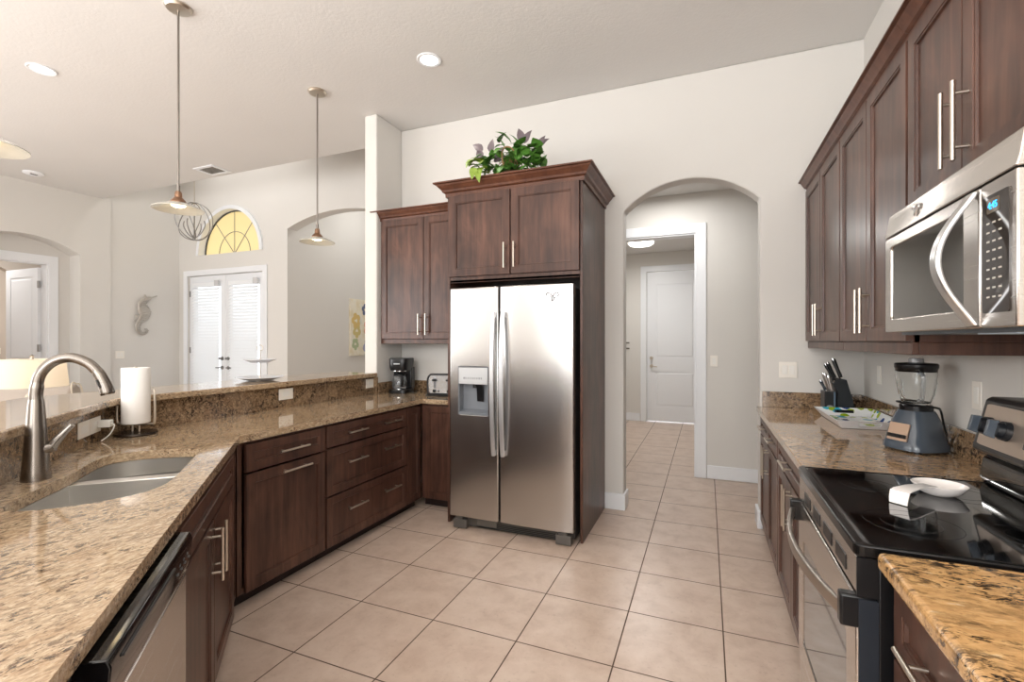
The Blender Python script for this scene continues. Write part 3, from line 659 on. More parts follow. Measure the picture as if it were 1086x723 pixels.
bm = nb(); v = box(bm, 0.178, 0.1845, -0.026, -0.010, 0.318, 0.35); bmesh.ops.rotate(bm, verts=v, cent=(0.18, 0, 0.334), matrix=Matrix.Rotation(R(-20), 3, 'Y')); obj('spray_button', bm, DGREY, sp_, bev=0.003)
bm = nb(); cyl(bm, (0.02, 0.0, 0.105), (0.050, 0.0, 0.115), 0.020, 0.018, 18); tube(bm, [(0.040, 0, 0.112), (0.056, 0, 0.135), (0.078, 0, 0.162), (0.100, 0, 0.188)], [0.017, 0.015, 0.011, 0.009], 14); obj('lever', bm, FAUC, fa, ang=60)

dx, dy = D(-1.008, -0.375)
dw = thing('dishwasher', 'stainless dishwasher with a black control strip under the angled counter', 'dishwasher', (dx, dy, 0), R(135))
bm = nb(); box(bm, 0.006, 0.594, 0.003, 0.55, 0.02, 0.875); obj('tub', bm, BLACK, dw)
bm = nb(); box(bm, 0.004, 0.596, -0.040, 0.0, 0.115, 0.752); obj('door', bm, STEELH, dw, bev=0.004)
bm = nb(); prism(bm, [(-0.0, 0.757), (-0.040, 0.757), (-0.052, 0.800), (-0.056, 0.85), (-0.050, 0.866), (0.0, 0.872)], 'x', 0.004, 0.596); cp = obj('control_panel', bm, M('black_gloss_panel', (12, 12, 14), 0.12, coat=0.5), dw, bev=0.003)
bm = nb()
for i in range(7): box(bm, 0.44+i*0.019, 0.449+i*0.019, -0.0555, -0.050, 0.808+(i % 2)*0.016, 0.813+(i % 2)*0.016)
obj('button', bm, M('panel_marks', (96, 98, 100), 0.5), cp)
bm = nb(); box(bm, 0.05, 0.40, -0.0605, -0.048, 0.842, 0.848); obj('handle_ridge', bm, BLACK, cp, bev=0.002)
bm = nb(); box(bm, 0.01, 0.59, 0.03, 0.045, 0.0, 0.11); obj('toe_kick', bm, BLACK, dw)

# ------------------------------------------------------------------ refrigerator
fr = thing('refrigerator', 'stainless side-by-side refrigerator with an ice and water dispenser', 'refrigerator', (-1.315, 3.5, 0))
fx0, fx1, fxm = -1.792, -0.838, -1.388
bm = nb(); box(bm, fx0+0.008, fx1-0.008, 3.215, 3.92, 0.03, 1.785); obj('body', bm, DGREY, fr, local=False, bev=0.004)
def fdoor(x0, x1):
    bm = nb(); n = 10; pts = []
    for i in range(n+1):
        u = i/n; pts.append((x0+(x1-x0)*u, 3.142-0.012*math.sin(PI*u)**0.5))
    pts += [(x1, 3.205), (x0, 3.205)]
    prism(bm, pts, 'z', 0.098, 1.805); return bm
# left door built round the dispenser recess
dzx0, dzx1, dzz0, dzz1 = -1.715, -1.478, 0.868, 1.215
bm = nb()
plate(bm, [(fx0, 0.098), (fxm-0.005, 0.098), (fxm-0.005, 1.805), (fx0, 1.805)], [rrect(dzx0, dzx1, dzz0, dzz1, 0.012, 3)], 0, 0.07)
bm.transform(Matrix(((1, 0, 0, 0), (0, 0, 1, 3.133), (0, 1, 0, 0), (0, 0, 0, 1)))); dL = obj('door', bm, STEEL, fr, local=False, bev=0.008, seg=3)
bm = fdoor(fxm+0.005, fx1); dR = obj('door', bm, STEEL, fr, local=False, bev=0.006, seg=3)
for xh, o in ((-1.424, dL), (-1.352, dR)):
    def arc(off): return [(3.128-off-0.035*math.sin(PI*i/16)**0.7, 0.585+1.03*i/16) for i in range(17)]
    bm = nb(); prism(bm, arc(0.018)+arc(0.0)[::-1], 'x', xh-0.015, xh+0.015)
    for z in (0.60, 1.60): box(bm, xh-0.012, xh+0.012, 3.105, 3.136, z-0.02, z+0.02)
    obj('handle', bm, M('satin_handle', (224, 225, 228), 0.34, 0.9), o, local=False, bev=0.003)
bm = nb(); z1_ = 1.09
box(bm, dzx0, dzx1, 3.128, 3.20, z1_, dzz1-0.002); o = obj('dispenser_panel', bm, M('dispenser_grey', (206, 208, 210), 0.3, 0.4), dL, local=False, bev=0.004)
bm = nb(); box(bm, dzx0+0.002, dzx1-0.002, 3.195, 3.20, dzz0, z1_); box(bm, dzx0, dzx0+0.005, 3.134, 3.195, dzz0, z1_); box(bm, dzx1-0.005, dzx1, 3.134, 3.195, dzz0, z1_)
prism(bm, [(3.128, dzz0), (3.195, dzz0), (3.195, dzz0+0.03), (3.128, dzz0+0.012)], 'x', dzx0+0.005, dzx1-0.005); obj('dispenser_recess', bm, M('dispenser_dark', (120, 124, 130), 0.4), dL, local=False)
bm = nb(); prism(bm, [(3.19, z1_), (3.165, z1_), (3.178, 0.96), (3.19, 0.96)], 'x', -1.585, -1.535); cyl(bm, (-1.60, 3.17, z1_+0.001), (-1.60, 3.17, z1_-0.03), 0.016, n=14); obj('dispenser_paddle', bm, BLACK, dL, local=False)
bm = nb(); box(bm, dzx0-0.006, dzx1+0.006, 3.131, 3.134, dzz0-0.006, dzz0); box(bm, dzx0-0.006, dzx1+0.006, 3.131, 3.134, dzz1, dzz1+0.006); box(bm, dzx0-0.006, dzx0, 3.131, 3.134, dzz0, dzz1); box(bm, dzx1, dzx1+0.006, 3.131, 3.134, dzz0, dzz1); obj('dispenser_frame', bm, M('frame_grey', (110, 112, 116), 0.4, 0.3), dL, local=False)
bm = nb()
for i, wd in enumerate((10, 5, 5, 4, 6, 5, 6, 8, 6)): box(bm, -1.675+i*0.018, -1.675+i*0.018+wd*0.0014, 3.1272, 3.128, 1.128, 1.142)
obj('dispenser_marking', bm, M('mark_grey', (150, 152, 156), 0.5), o, local=False)
def swirl(bm, c, ux, uz, s, r):
    """three-lobed loop mark drawn as a thin raised line in the plane ux, uz"""
    ux, uz, c = Vector(ux), Vector(uz), Vector(c)
    for pts in ([(-1, 0.1), (-0.8, 0.45), (-0.35, 0.4), (0, 0.0), (0.3, -0.3)], [(-0.25, 0.0), (0, -0.45), (-0.15, -0.8), (0.15, -0.7), (0.45, -0.2)], [(0.1, -0.05), (0.45, 0.4), (0.85, 0.45), (1.0, 0.05), (0.75, -0.15)]):
        tube(bm, smooth_path([c+ux*a*s+uz*b*s for a, b in pts], 5), r, 6)
bm = nb(); swirl(bm, (-0.985, 3.1285, 1.722), (1, 0, 0), (0, 0, 1), 0.045, 0.0028); obj('emblem', bm, M('emblem_dark', (95, 95, 98), 0.3, 0.8), dR, local=False)
bm = nb(); box(bm, fx0+0.03, fx1-0.05, 3.20, 3.214, 0.012, 0.095); gr = obj('base_grille', bm, M('grille_grey', (84, 80, 75), 0.5), fr, local=False, bev=0.003)
bm = nb()
for i in range(4): box(bm, fx0+0.20, fx1-0.13, 3.195, 3.2005, 0.016+i*0.012, 0.021+i*0.012)
obj('grille_slot', bm, BLACK, gr, local=False)
bm = nb(); box(bm, fx0+0.20, fx0+0.36, 3.188, 3.2, 0.03, 0.09); obj('filter_cover', bm, M('filter_grey', (100, 96, 90), 0.45), gr, local=False, bev=0.004)
for xa in (fx0+0.02, fx1-0.13):
    bm = nb(); box(bm, xa, xa+0.11, 3.15, 3.2, 0.006, 0.072); box(bm, xa+0.02, xa+0.08, 3.15, 3.2, 0.073, 0.092); obj('foot', bm, M('foot_grey', (92, 88, 84), 0.45), fr, local=False, bev=0.004)

# ------------------------------------------------------------------ range
RY0, RY1 = 1.349, 2.113
rg = thing('range', 'stainless and black electric range with a glass cooktop', 'stove', (0.68, (RY0+RY1)/2, 0))
bm = nb(); box(bm, 0.372, 0.99, RY0, RY1, 0.03, 0.898); obj('body', bm, BLACK, rg, local=False, bev=0.003)
bm = nb()
for x in (0.40, 0.43, 0.46): box(bm, x, x+0.012, RY0-0.003, RY0+0.001, 0.10, 0.80)
obj('side_ribs', bm, BLACK, rg, local=False)
bm = nb(); plate(bm, rrect(0.325, 0.90, RY0-0.001, RY1+0.001, 0.02), [rrect(0.350, 0.895, RY0+0.016, RY1-0.016, 0.012)], 0.899, 0.930); obj('cooktop_frame', bm, M('cooktop_trim', (30, 29, 29), 0.18, 0.6), rg, local=False, bev=0.005, seg=3)
bm = nb(); box(bm, 0.349, 0.897, RY0+0.015, RY1-0.015, 0.905, 0.9285); ct_ = obj('cooktop', bm, BLACKG, rg, local=False)
for cx_, cy_, r_ in ((0.50, 1.56, 0.105), (0.50, 1.92, 0.08), (0.74, 1.56, 0.08), (0.74, 1.92, 0.105)):
    bm = nb()
    for rr in (r_, r_*0.62): tube(bm, [(cx_+rr*math.cos(2*PI*i/48), cy_+rr*math.sin(2*PI*i/48), 0.9284) for i in range(48)], 0.0006, 4, closed=True)
    obj('burner_ring', bm, M('burner_mark', (38, 38, 40), 0.2), ct_, local=False)
bm = nb(); box(bm, 0.331, 0.371, RY0+0.006, RY1-0.006, 0.808, 0.898); o = obj('vent_panel', bm, STEELH, rg, local=False, bev=0.004)
bm = nb(); box(bm, 0.329, 0.372, RY0+0.0005, RY0+0.0055, 0.806, 0.898); obj('end_cap', bm, BLACK, o, local=False)
for yy in (1.45, 1.60, 1.75, 1.90):
    bm = nb(); box(bm, 0.329, 0.3325, yy, yy+0.10, 0.825, 0.862); obj('vent_slot', bm, BLACK, o, local=False)
bm = nb(); plate(bm, [(RY0+0.005, 0.215), (RY1-0.005, 0.215), (RY1-0.005, 0.800), (RY0+0.005, 0.800)], [rrect(RY0+0.09, RY1-0.09, 0.30, 0.675, 0.015)], 0, 0.043)
bm.transform(Matrix(((0, 0, 1, 0.328), (1, 0, 0, 0), (0, 1, 0, 0), (0, 0, 0, 1)))); od = obj('oven_door', bm, STEELH, rg, local=False, bev=0.004)
bm = nb(); box(bm, 0.331, 0.340, RY0+0.085, RY1-0.085, 0.295, 0.68); obj('window', bm, BLACKG, od, local=False)
bm = nb(); box(bm, 0.333, 0.372, RY0-0.001, RY0+0.0045, 0.215, 0.800); obj('door_edge', bm, M('dark_blue_edge', (34, 40, 48), 0.3), od, local=False)
def hb(off): return [(0.318-off-0.055*math.sin(PI*i/20)**0.8, RY0+0.012+(RY1-RY0-0.024)*i/20) for i in range(21)]
bm = nb(); prism(bm, hb(0.014)+hb(0.0)[::-1], 'z', 0.742, 0.778); obj('handle', bm, M('handle_satin', (176, 168, 160), 0.3, 1.0), od, local=False, bev=0.004, seg=3, ang=50)
for yy in (RY0+0.002, RY1-0.034):
    bm = nb(); box(bm, 0.296, 0.372, yy, yy+0.032, 0.728, 0.806); obj('handle_mount', bm, BLACK, od, local=False, bev=0.006)
bm = nb(); box(bm, 0.334, 0.371, RY0+0.005, RY1-0.005, 0.06, 0.205); obj('drawer', bm, STEELH, rg, local=False, bev=0.004)
bm = nb(); prism(bm, [(0.872, 0.9295), (0.862, 0.955), (0.872, 1.015), (0.90, 1.04), (0.985, 1.04), (0.985, 0.9295)], 'y', RY0+0.004, RY1-0.004); obj('back_riser', bm, BLACKG, rg, local=False, bev=0.004)
bm = nb(); bp_ = [(0.842, 1.045), (0.880, 1.213), (0.895, 1.222), (0.99, 1.222), (0.99, 1.035), (0.862, 1.035)]
prism(bm, bp_, 'y', RY0+0.002, RY1-0.002); bg = obj('backguard', bm, M('backguard_dark', (44, 41, 40), 0.3), rg, local=False, bev=0.008, seg=3)
def onface(u, y, off=0.0):
    """a point on the leaning front of the backguard; u from 0 (bottom) to 1 (top)"""
    n = Vector((-(1.213-1.045), 0, 0.880-0.842)).normalized()
    p = Vector((0.842+(0.880-0.842)*u, y, 1.045+(1.213-1.045)*u))+n*off; return p
bm = nb(); rr_ = rrect(RY0+0.03, RY1-0.03, 0.12, 0.92, 0.03, 4)
rr_ = [(y, u) for y, u in rr_]
loft(bm, [[onface(u, y, -0.002) for y, u in rr_], [onface(u, y, 0.002) for y, u in rr_]]); obj('control_face', bm, M('control_steel', (206, 190, 176), 0.35, 0.85), bg, local=False)
for yy in (2.035, 1.935, 1.525, 1.43):
    bm = nb(); cyl(bm, onface(0.5, yy, 0.001), onface(0.5, yy, 0.018), 0.031, 0.029, 24); cyl(bm, onface(0.5, yy, 0.016), onface(0.5, yy, 0.034), 0.026, 0.023, 24)
    o = obj('knob', bm, M('knob_dark', (32, 34, 38), 0.3), bg, local=False)
    bm = nb(); a = [onface(u, y, 0.03) for u, y in ((0.33, yy-0.010), (0.67, yy-0.010), (0.67, yy+0.010), (0.33, yy+0.010))]; b = [onface(u, y, 0.054) for u, y in ((0.35, yy-0.007), (0.65, yy-0.007), (0.65, yy+0.007), (0.35, yy+0.007))]
    loft(bm, [a, b]); obj('knob_grip', bm, BLUEGREY, o, local=False, bev=0.002)
bm = nb(); loft(bm, [[onface(u, y, -0.001) for y, u in rrect(1.62, 1.84, 0.28, 0.76, 0.02)], [onface(u, y, 0.004) for y, u in rrect(1.62, 1.84, 0.28, 0.76, 0.02)]]); obj('clock_panel', bm, BLACKG, bg, local=False)

# ------------------------------------------------------------------ microwave
MY0, MY1 = 1.318, 2.108
mw = thing('microwave', 'stainless over-the-range microwave with a bowed handle and blue clock', 'microwave', (0.8, 1.72, 1.43))
bm = nb(); box(bm, 0.622, XR-0.004, MY0+0.004, MY1-0.004, 1.442, 1.862); obj('body', bm, M('case_dark', (50, 46, 44), 0.4), mw, local=False, bev=0.003)
bm = nb(); prism(bm, [(0.622, 1.778), (0.598, 1.778), (0.604, 1.800), (0.612, 1.858), (0.622, 1.864)], 'y', MY0, MY1); tp = obj('top_grille', bm, STEELH, mw, local=False, bev=0.003)
bm = nb(); swirl(bm, (0.603, 1.845, 1.822), (0, -1, 0), (0.15, 0, 1), 0.024, 0.0028); obj('emblem', bm, CHROME, tp, local=False)
bm = nb(); plate(bm, [(1.466, 1.440), (MY1, 1.440), (MY1, 1.774), (1.466, 1.774)], [rrect(1.545, MY1-0.055, 1.487, 1.738, 0.012, 3)], 0, 0.022)
bm.transform(Matrix(((0, 0, 1, 0.600), (1, 0, 0, 0), (0, 1, 0, 0), (0, 0, 0, 1)))); md = obj('door', bm, STEELH, mw, local=False, bev=0.005, seg=3)
bm = nb(); box(bm, 0.605, 0.618, 1.54, MY1-0.05, 1.482, 1.742); obj('window', bm, SMOKE, md, local=False)
def mh(off): return [(0.602-off-0.072*math.sin(PI*i/20)**1.1, 1.445+0.322*i/20) for i in range(21)]
bm = nb(); prism(bm, mh(0.013)+mh(0.0)[::-1], 'y', 1.464, 1.502); obj('handle', bm, M('bow_handle', (224, 224, 224), 0.28, 1.0), md, local=False, bev=0.004, seg=3, ang=50)
bm = nb(); box(bm, 0.600, 0.621, MY0, 1.461, 1.440, 1.774); pn = obj('control_panel', bm, STEELH, mw, local=False, bev=0.004)
bm = nb(); prism(bm, rrect(MY0+0.022, 1.446, 1.474, 1.742, 0.006, 3), 'x', 0.5975, 0.602); kp = obj('keypad', bm, M('keypad_glass', (48, 42, 38), 0.08, coat=0.5), pn, local=False)
bm = nb(); box(bm, 0.5965, 0.598, 1.375, 1.425, 1.70, 1.732); obj('display', bm, M('display_amber', (92, 78, 60), 0.2), kp, local=False)
bm = text_bm('4:45', 0.022); bm.transform(Matrix(((0, 0, 1, 0.596), (-1, 0, 0, 1.40), (0, 1, 0, 1.716), (0, 0, 0, 1)))); obj('clock_digits', bm, M('clock_blue', (60, 170, 240), 0.4, emit=(50, 165, 245), es=2.2), kp, local=False, smooth=False)
bm = nb()
for r_ in range(9):
    for c_ in range(3):
        zc = 1.678-r_*0.021; yc = 1.421-c_*0.024; box(bm, 0.5968, 0.598, yc-0.006, yc+0.006, zc-0.002, zc+0.002)
obj('key_marks', bm, M('key_white', (196, 192, 184), 0.5), kp, local=False)
bm = nb(); box(bm, 0.64, 0.98, MY0+0.03, MY1-0.03, 1.431, 1.4415); uv = obj('underside_vent', bm, M('underside_grey', (96, 104, 112), 0.35, 0.6), mw, local=False)
bm = nb(); box(bm, 0.66, 0.74, 1.45, 1.62, 1.4275, 1.4305); obj('work_light_cover', bm, M('frosted_cover', (190, 205, 220), 0.3), uv, local=False)

# ------------------------------------------------------------------ small things on the peninsula
tc = (-2.768, 1.552)
th_ = thing('paper_towel_holder', 'dark round-based wire holder under the paper towel roll', 'holder', (tc[0], tc[1], ZK), R(22.3))
bm = nb(); lathe(bm, [(0, 0), (0.092, 0), (0.095, 0.006), (0.092, 0.014), (0.0, 0.017)], n=36); obj('base', bm, M('holder_base', (60, 52, 46), 0.25, 0.7), th_)
bm = nb()
for x in (-0.018, 0.018): cyl(bm, (x, 0, 0.015), (x, 0, 0.058), 0.004, n=10)
tube(bm, smooth_path([(-0.098, 0, 0.155), (-0.098, 0, 0.075), (-0.08, 0, 0.056), (0, 0, 0.055), (0.08, 0, 0.056), (0.098, 0, 0.075), (0.098, 0, 0.215), (0.092, 0, 0.235)], 5), 0.0055, 10)
cyl(bm, (0, 0, 0.05), (0, 0, 0.356), 0.006, n=10); obj('wire_frame', bm, NICKEL, th_)
bm = nb(); lathe(bm, [(0.020, 0.062), (0.060, 0.062), (0.062, 0.066), (0.062, 0.346), (0.060, 0.350), (0.020, 0.350), (0.020, 0.062)], (tc[0], tc[1], ZK), 40)
single('paper_towel_roll', bm, PAPER, 'white roll of paper towels standing by the bend of the bar', 'paper towels', (tc[0], tc[1], ZK+0.062))

def outlet(label, loc, rz, cat='outlet', w=0.072, h=0.115, kind='outlet', group=None, mat=IVORY):
    """local: plate in the xz plane, facing -y"""
    t = thing('outlet' if kind == 'outlet' else 'light_switch', label, cat, loc, rz, group)
    bm = nb(); box(bm, -w/2, w/2, -0.006, -0.0005, -h/2, h/2); obj('cover_plate', bm, mat, t, bev=0.002)
    n = max(1, round(w/0.06)) if h > w*0.8 else 1
    for i in range(n):
        x = (i-(n-1)/2)*0.046; bm = nb()
        if kind == 'switch': box(bm, x-0.016, x+0.016, -0.0085, -0.005, -0.033, 0.033); obj('rocker', bm, WHITEP, t, bev=0.002)
        elif h > w: box(bm, x-0.017, x+0.017, -0.0075, -0.005, -0.034, 0.034); obj('receptacle', bm, WHITEP, t, bev=0.002)
        else: box(bm, -0.034, 0.034, -0.0075, -0.005, -0.017, 0.017); obj('receptacle', bm, WHITEP, t, bev=0.002)
    return t
for s, lab in ((-2.775, 'switch plate on the angled granite facing, nearer the faucet'), (-2.897, 'outlet on the angled granite facing with a white plug in it')):
    x, y = D(s, -0.9795); outlet(lab, (x, y, 1.003), R(135), w=0.117, h=0.075)
outlet('cream outlet on the straight granite facing midway along the bar', (skx+0.001, 2.60, 1.02), H90, w=0.125, h=0.080)
outlet('cream outlet on the granite facing at the far end of the bar', (skx+0.001, 3.545, 1.02), H90, w=0.115, h=0.080)
x, y = D(-2.925, -0.972)
pl = thing('plug_adapter', 'white plug-in adapter with a short cord beside the paper towels', 'plug', (x, y, 1.003), R(135))
bm = nb(); box(bm, -0.022, 0.022, -0.052, -0.0005, -0.016, 0.018); obj('body', bm, WHITEP, pl, bev=0.004)
bm = nb(); tube(bm, smooth_path([(0, -0.05, 0), (-0.01, -0.065, -0.01), (-0.02, -0.05, -0.05), (-0.03, -0.02, -0.078)], 5), 0.003, 8); obj('cord', bm, WHITEP, pl)

# tiered plate stand on the bar
ts = thing('tiered_plate_stand', 'two-tier pale plate stand with a ring handle on the raised bar', 'plate stand', (-3.10, 2.575, 1.114))
PLT = M('pale_plate', (206, 208, 214), 0.25, coat=0.3)
for z, r_ in ((0.004, 0.165), (0.135, 0.112)):
    bm = nb(); lathe(bm, [(0, z), (r_*0.55, z), (r_*0.62, z+0.004), (r_, z+0.022), (r_*0.99, z+0.025), (r_*0.6, z+0.009), (0, z+0.006)], n=40); obj('plate', bm, PLT, ts, ang=50)
bm = nb(); cyl(bm, (0, 0, 0), (0, 0, 0.225), 0.0045, n=10); tube(bm, [(0.7071*0.022*math.sin(2*PI*i/28)*1.3, 0.7071*0.022*math.sin(2*PI*i/28)*0.53, 0.245+0.021*math.cos(2*PI*i/28)) for i in range(28)], 0.003, 8, closed=True)
lathe(bm, [(0.0, -0.0005), (0.03, -0.0005), (0.03, 0.004), (0, 0.004)]); obj('ring_handle_rod', bm, NICKEL, ts)

# coffee maker
cmx, cmy = -2.695, 3.79
cm = thing('coffee_maker', 'black drip coffee maker with a glass carafe in the counter corner', 'coffee maker', (cmx, cmy, ZK), R(12))
bm = nb(); loft(bm, [superell(0, 0, 0.098, 0.115, z, 4, 36) for z in (0.0, 0.004, 0.030, 0.036)]); obj('base', bm, BLACK, cm, bev=0.003)
bm = nb(); box(bm, -0.092, 0.092, 0.02, 0.112, 0.033, 0.24); obj('water_tank', bm, BLACK, cm, bev=0.01, seg=3)
bm = nb(); loft(bm, [superell(0, 0.002, 0.085, 0.105, 0.212, 4, 36), superell(0, 0, 0.092, 0.112, 0.24, 4, 36), superell(0, 0, 0.098, 0.115, 0.318, 4, 36), superell(0, 0, 0.094, 0.112, 0.328, 4, 36)]); hd = obj('brew_head', bm, BLACK, cm)
bm = nb(); box(bm, -0.03, 0.03, -0.1155, -0.112, 0.272, 0.282); obj('brand_strip', bm, M('silver_mark', (190, 192, 195), 0.4), hd)
bm = nb(); lathe(bm, [(0.062, 0.205), (0.068, 0.205), (0.068, 0.213), (0.062, 0.213), (0.062, 0.205)], (0, -0.045, 0), 32); obj('chrome_band', bm, CHROME, hd)
bm = nb(); lathe(bm, [(0.045, 0.040), (0.062, 0.044), (0.071, 0.075), (0.069, 0.115), (0.058, 0.150), (0.050, 0.165)], (0, -0.045, 0), 32); ca = obj('carafe', bm, M('carafe_glass', (190, 194, 198), 0.04, trans=0.85, coat=0.5), cm)
bm = nb(); lathe(bm, [(0.052, 0.160), (0.056, 0.163), (0.056, 0.178), (0.03, 0.190), (0, 0.192)], (0, -0.045, 0), 32); obj('carafe_lid', bm, BLACK, ca)
bm = nb(); tube(bm, smooth_path([(0.03, -0.09, 0.172), (0.055, -0.125, 0.165), (0.065, -0.135, 0.12), (0.05, -0.112, 0.07)], 5), 0.010, 10); obj('carafe_handle', bm, BLACK, ca)
bm = nb(); lathe(bm, [(0, 0.0365), (0.066, 0.0365), (0.066, 0.0405), (0, 0.0405)], (0, -0.045, 0), 32); obj('warming_plate', bm, CHROME, cm)
bm = nb(); tube(bm, smooth_path([(0.09, 0.06, 0.02), (0.13, 0.03, 0.012), (0.15, -0.01, 0.006), (0.125, -0.03, 0.006), (0.105, 0.01, 0.006)], 5), 0.004, 8); obj('cord', bm, BLACK, cm)

# toaster
tt = thing('toaster', 'four-slice chrome toaster with black ends beside the refrigerator', 'toaster', (-2.155, 3.76, ZK), R(4))
bm = nb(); prism(bm, rrect(-0.15, 0.15, 0.022, 0.188, 0.035, 5), 'y', -0.12, 0.12); obj('shell', bm, M('toaster_silver', (222, 224, 226), 0.22, 0.8), tt, bev=0.004)
bm = nb(); prism(bm, rrect(-0.160, 0.160, 0.0, 0.030, 0.008, 3), 'y', -0.13, 0.13); obj('base', bm, BLACK, tt, bev=0.003)
bm = nb(); tube(bm, smooth_path([(-0.153, -0.123, 0.02), (-0.156, -0.123, 0.14), (-0.135, -0.123, 0.185), (-0.09, -0.123, 0.195), (0.09, -0.123, 0.195), (0.135, -0.123, 0.185), (0.156, -0.123, 0.14), (0.153, -0.123, 0.02)], 5), 0.008, 8); obj('edge_trim', bm, M('toaster_trim', (52, 52, 54), 0.3, 0.6), tt)
for x in (-0.085, 0.05):
    bm = nb(); box(bm, x-0.012, x+0.012, -0.1215, -0.119, 0.07, 0.16); o = obj('lever_slot', bm, M('slot_grey', (120, 120, 122), 0.4), tt)
    bm = nb(); box(bm, x-0.022, x+0.022, -0.138, -0.121, 0.135, 0.152); obj('lever', bm, BLACK, o, bev=0.004)
    bm = nb(); cyl(bm, (x, -0.12, 0.048), (x, -0.134, 0.048), 0.014, n=18); cyl(bm, (x+0.04, -0.12, 0.048), (x+0.04, -0.126, 0.048), 0.008, n=14); obj('knob', bm, BLACK, tt)
    bm = nb(); box(bm, x-0.05, x+0.05, -0.085, -0.05, 0.1865, 0.190); box(bm, x-0.05, x+0.05, 0.02, 0.055, 0.1865, 0.190); obj('bread_slot', bm, BLACK, tt)
bm = nb(); tube(bm, smooth_path([(-0.15, 0.05, 0.012), (-0.19, 0.0, 0.006), (-0.20, -0.07, 0.006), (-0.17, -0.11, 0.006), (-0.165, -0.135, 0.006)], 5), 0.004, 8); obj('cord', bm, BLACK, tt)

# ------------------------------------------------------------------ small things on the right counter
bc = (0.872, 2.665)
bl = thing('blender', 'slate grey blender with a clear glass jar and black lid', 'blender', (bc[0], bc[1], ZK), R(32))
bm = nb()
prof = [(0.100, 0.004), (0.108, 0.010), (0.108, 0.034), (0.102, 0.044), (0.092, 0.085), (0.078, 0.135), (0.066, 0.168), (0.060, 0.180), (0.0, 0.182)]
loft(bm, [superell(0, 0, a, a*0.95, z, 3.0, 40) for a, z in prof[:-1]]); ob = obj('motor_base', bm, BLUEGREY, bl, ang=50)
for sx_ in (-1, 1):
    for sy_ in (-1, 1):
        bm = nb(); cyl(bm, (sx_*0.07, sy_*0.065, 0), (sx_*0.07, sy_*0.065, 0.006), 0.016, n=14); obj('foot', bm, BLACK, ob)
bm = nb(); lathe(bm, [(0.101, 0.030), (0.112, 0.030), (0.112, 0.040), (0.101, 0.040), (0.101, 0.030)], n=40); bm.free()
# control plate leans with the base on the local -x side
def bpnt(u, v, off=0.0):
    a = Vector((-0.1035, 0, 0.046)); b = Vector((-0.083, 0, 0.125)); n = Vector((-(b-a).z, 0, (b-a).x)).normalized()
    return a+(b-a)*v+Vector((0, u, 0))+n*off
bm = nb(); loft(bm, [[bpnt(u, v, -0.003) for u, v in rrect(-0.045, 0.045, 0.02, 0.98, 0.012, 3)], [bpnt(u, v, 0.003) for u, v in rrect(-0.045, 0.045, 0.02, 0.98, 0.012, 3)]]); o = obj('control_plate', bm, M('copper_plate', (206, 178, 156), 0.3, 0.7), ob)
bm = nb()
for i in range(4): 
    u = -0.032+i*0.021; q = rrect(u-0.009, u+0.009, 0.16, 0.36, 0.004, 2); loft(bm, [[bpnt(a, b, 0.002) for a, b in q], [bpnt(a, b, 0.012) for a, b in q]])
obj('button', bm, BLACK, o)
bm = nb(); lathe(bm, [(0.052, 0.178), (0.060, 0.180), (0.061, 0.200), (0.055, 0.206), (0.045, 0.206)], n=36); obj('jar_collar', bm, BLACK, bl)
bm = nb(); lathe(bm, [(0.0, 0.206), (0.048, 0.207), (0.054, 0.222), (0.063, 0.256), (0.0705, 0.300), (0.0745, 0.340), (0.0745, 0.366), (0.0712, 0.366), (0.0710, 0.340), (0.067, 0.300), (0.0595, 0.256), (0.050, 0.224), (0.044, 0.214), (0.0, 0.212)], n=40); jr = obj('glass_jar', bm, GLASS, bl, ang=60)
for k in range(5):
    bm = nb(); a = 2*PI*k/5+0.3; cyl(bm, (0.0575*math.cos(a), 0.0575*math.sin(a), 0.235), (0.0715*math.cos(a), 0.0715*math.sin(a), 0.312), 0.004, n=8)
    obj('jar_rib', bm, GLASS, jr)
bm = nb(); tube(bm, smooth_path([(-0.01, -0.07, 0.345), (-0.012, -0.112, 0.345), (-0.012, -0.118, 0.320), (-0.010, -0.105, 0.260), (-0.008, -0.085, 0.228), (-0.006, -0.055, 0.226)], 6), 0.0085, 12); bm.transform(Matrix.Rotation(R(-33), 4, 'Z')); obj('jar_handle', bm, M('handle_glass', (214, 218, 220), 0.06, trans=0.8), jr)
bm = nb(); lathe(bm, [(0.0705, 0.352), (0.0765, 0.368), (0.0785, 0.372), (0.0785, 0.384), (0.074, 0.390), (0.03, 0.394), (0.0, 0.394)], n=40); ld = obj('lid', bm, BLACK, bl)
bm = nb(); lathe(bm, [(0.028, 0.392), (0.027, 0.410), (0.024, 0.413), (0.0, 0.413)], n=28); obj('lid_cap', bm, M('clear_cap', (190, 190, 192), 0.12, trans=0.4), ld)
bm = nb(); tube(bm, smooth_path([(-0.066, -0.02, 0.212), (-0.04, -0.066, 0.205), (0.02, -0.075, 0.198), (0.064, -0.055, 0.18), (0.086, -0.05, 0.12), (0.106, -0.045, 0.06), (0.118, -0.02, 0.02), (0.114, 0.03, 0.01)], 6), 0.0045, 8)
tube(bm, smooth_path([(-0.066, -0.02, 0.212), (-0.06, 0.035, 0.215), (-0.01, 0.068, 0.21), (0.05, 0.05, 0.205), (0.06, 0.0, 0.206)], 5), 0.0045, 8)
obj('cord', bm, BLACK, bl)

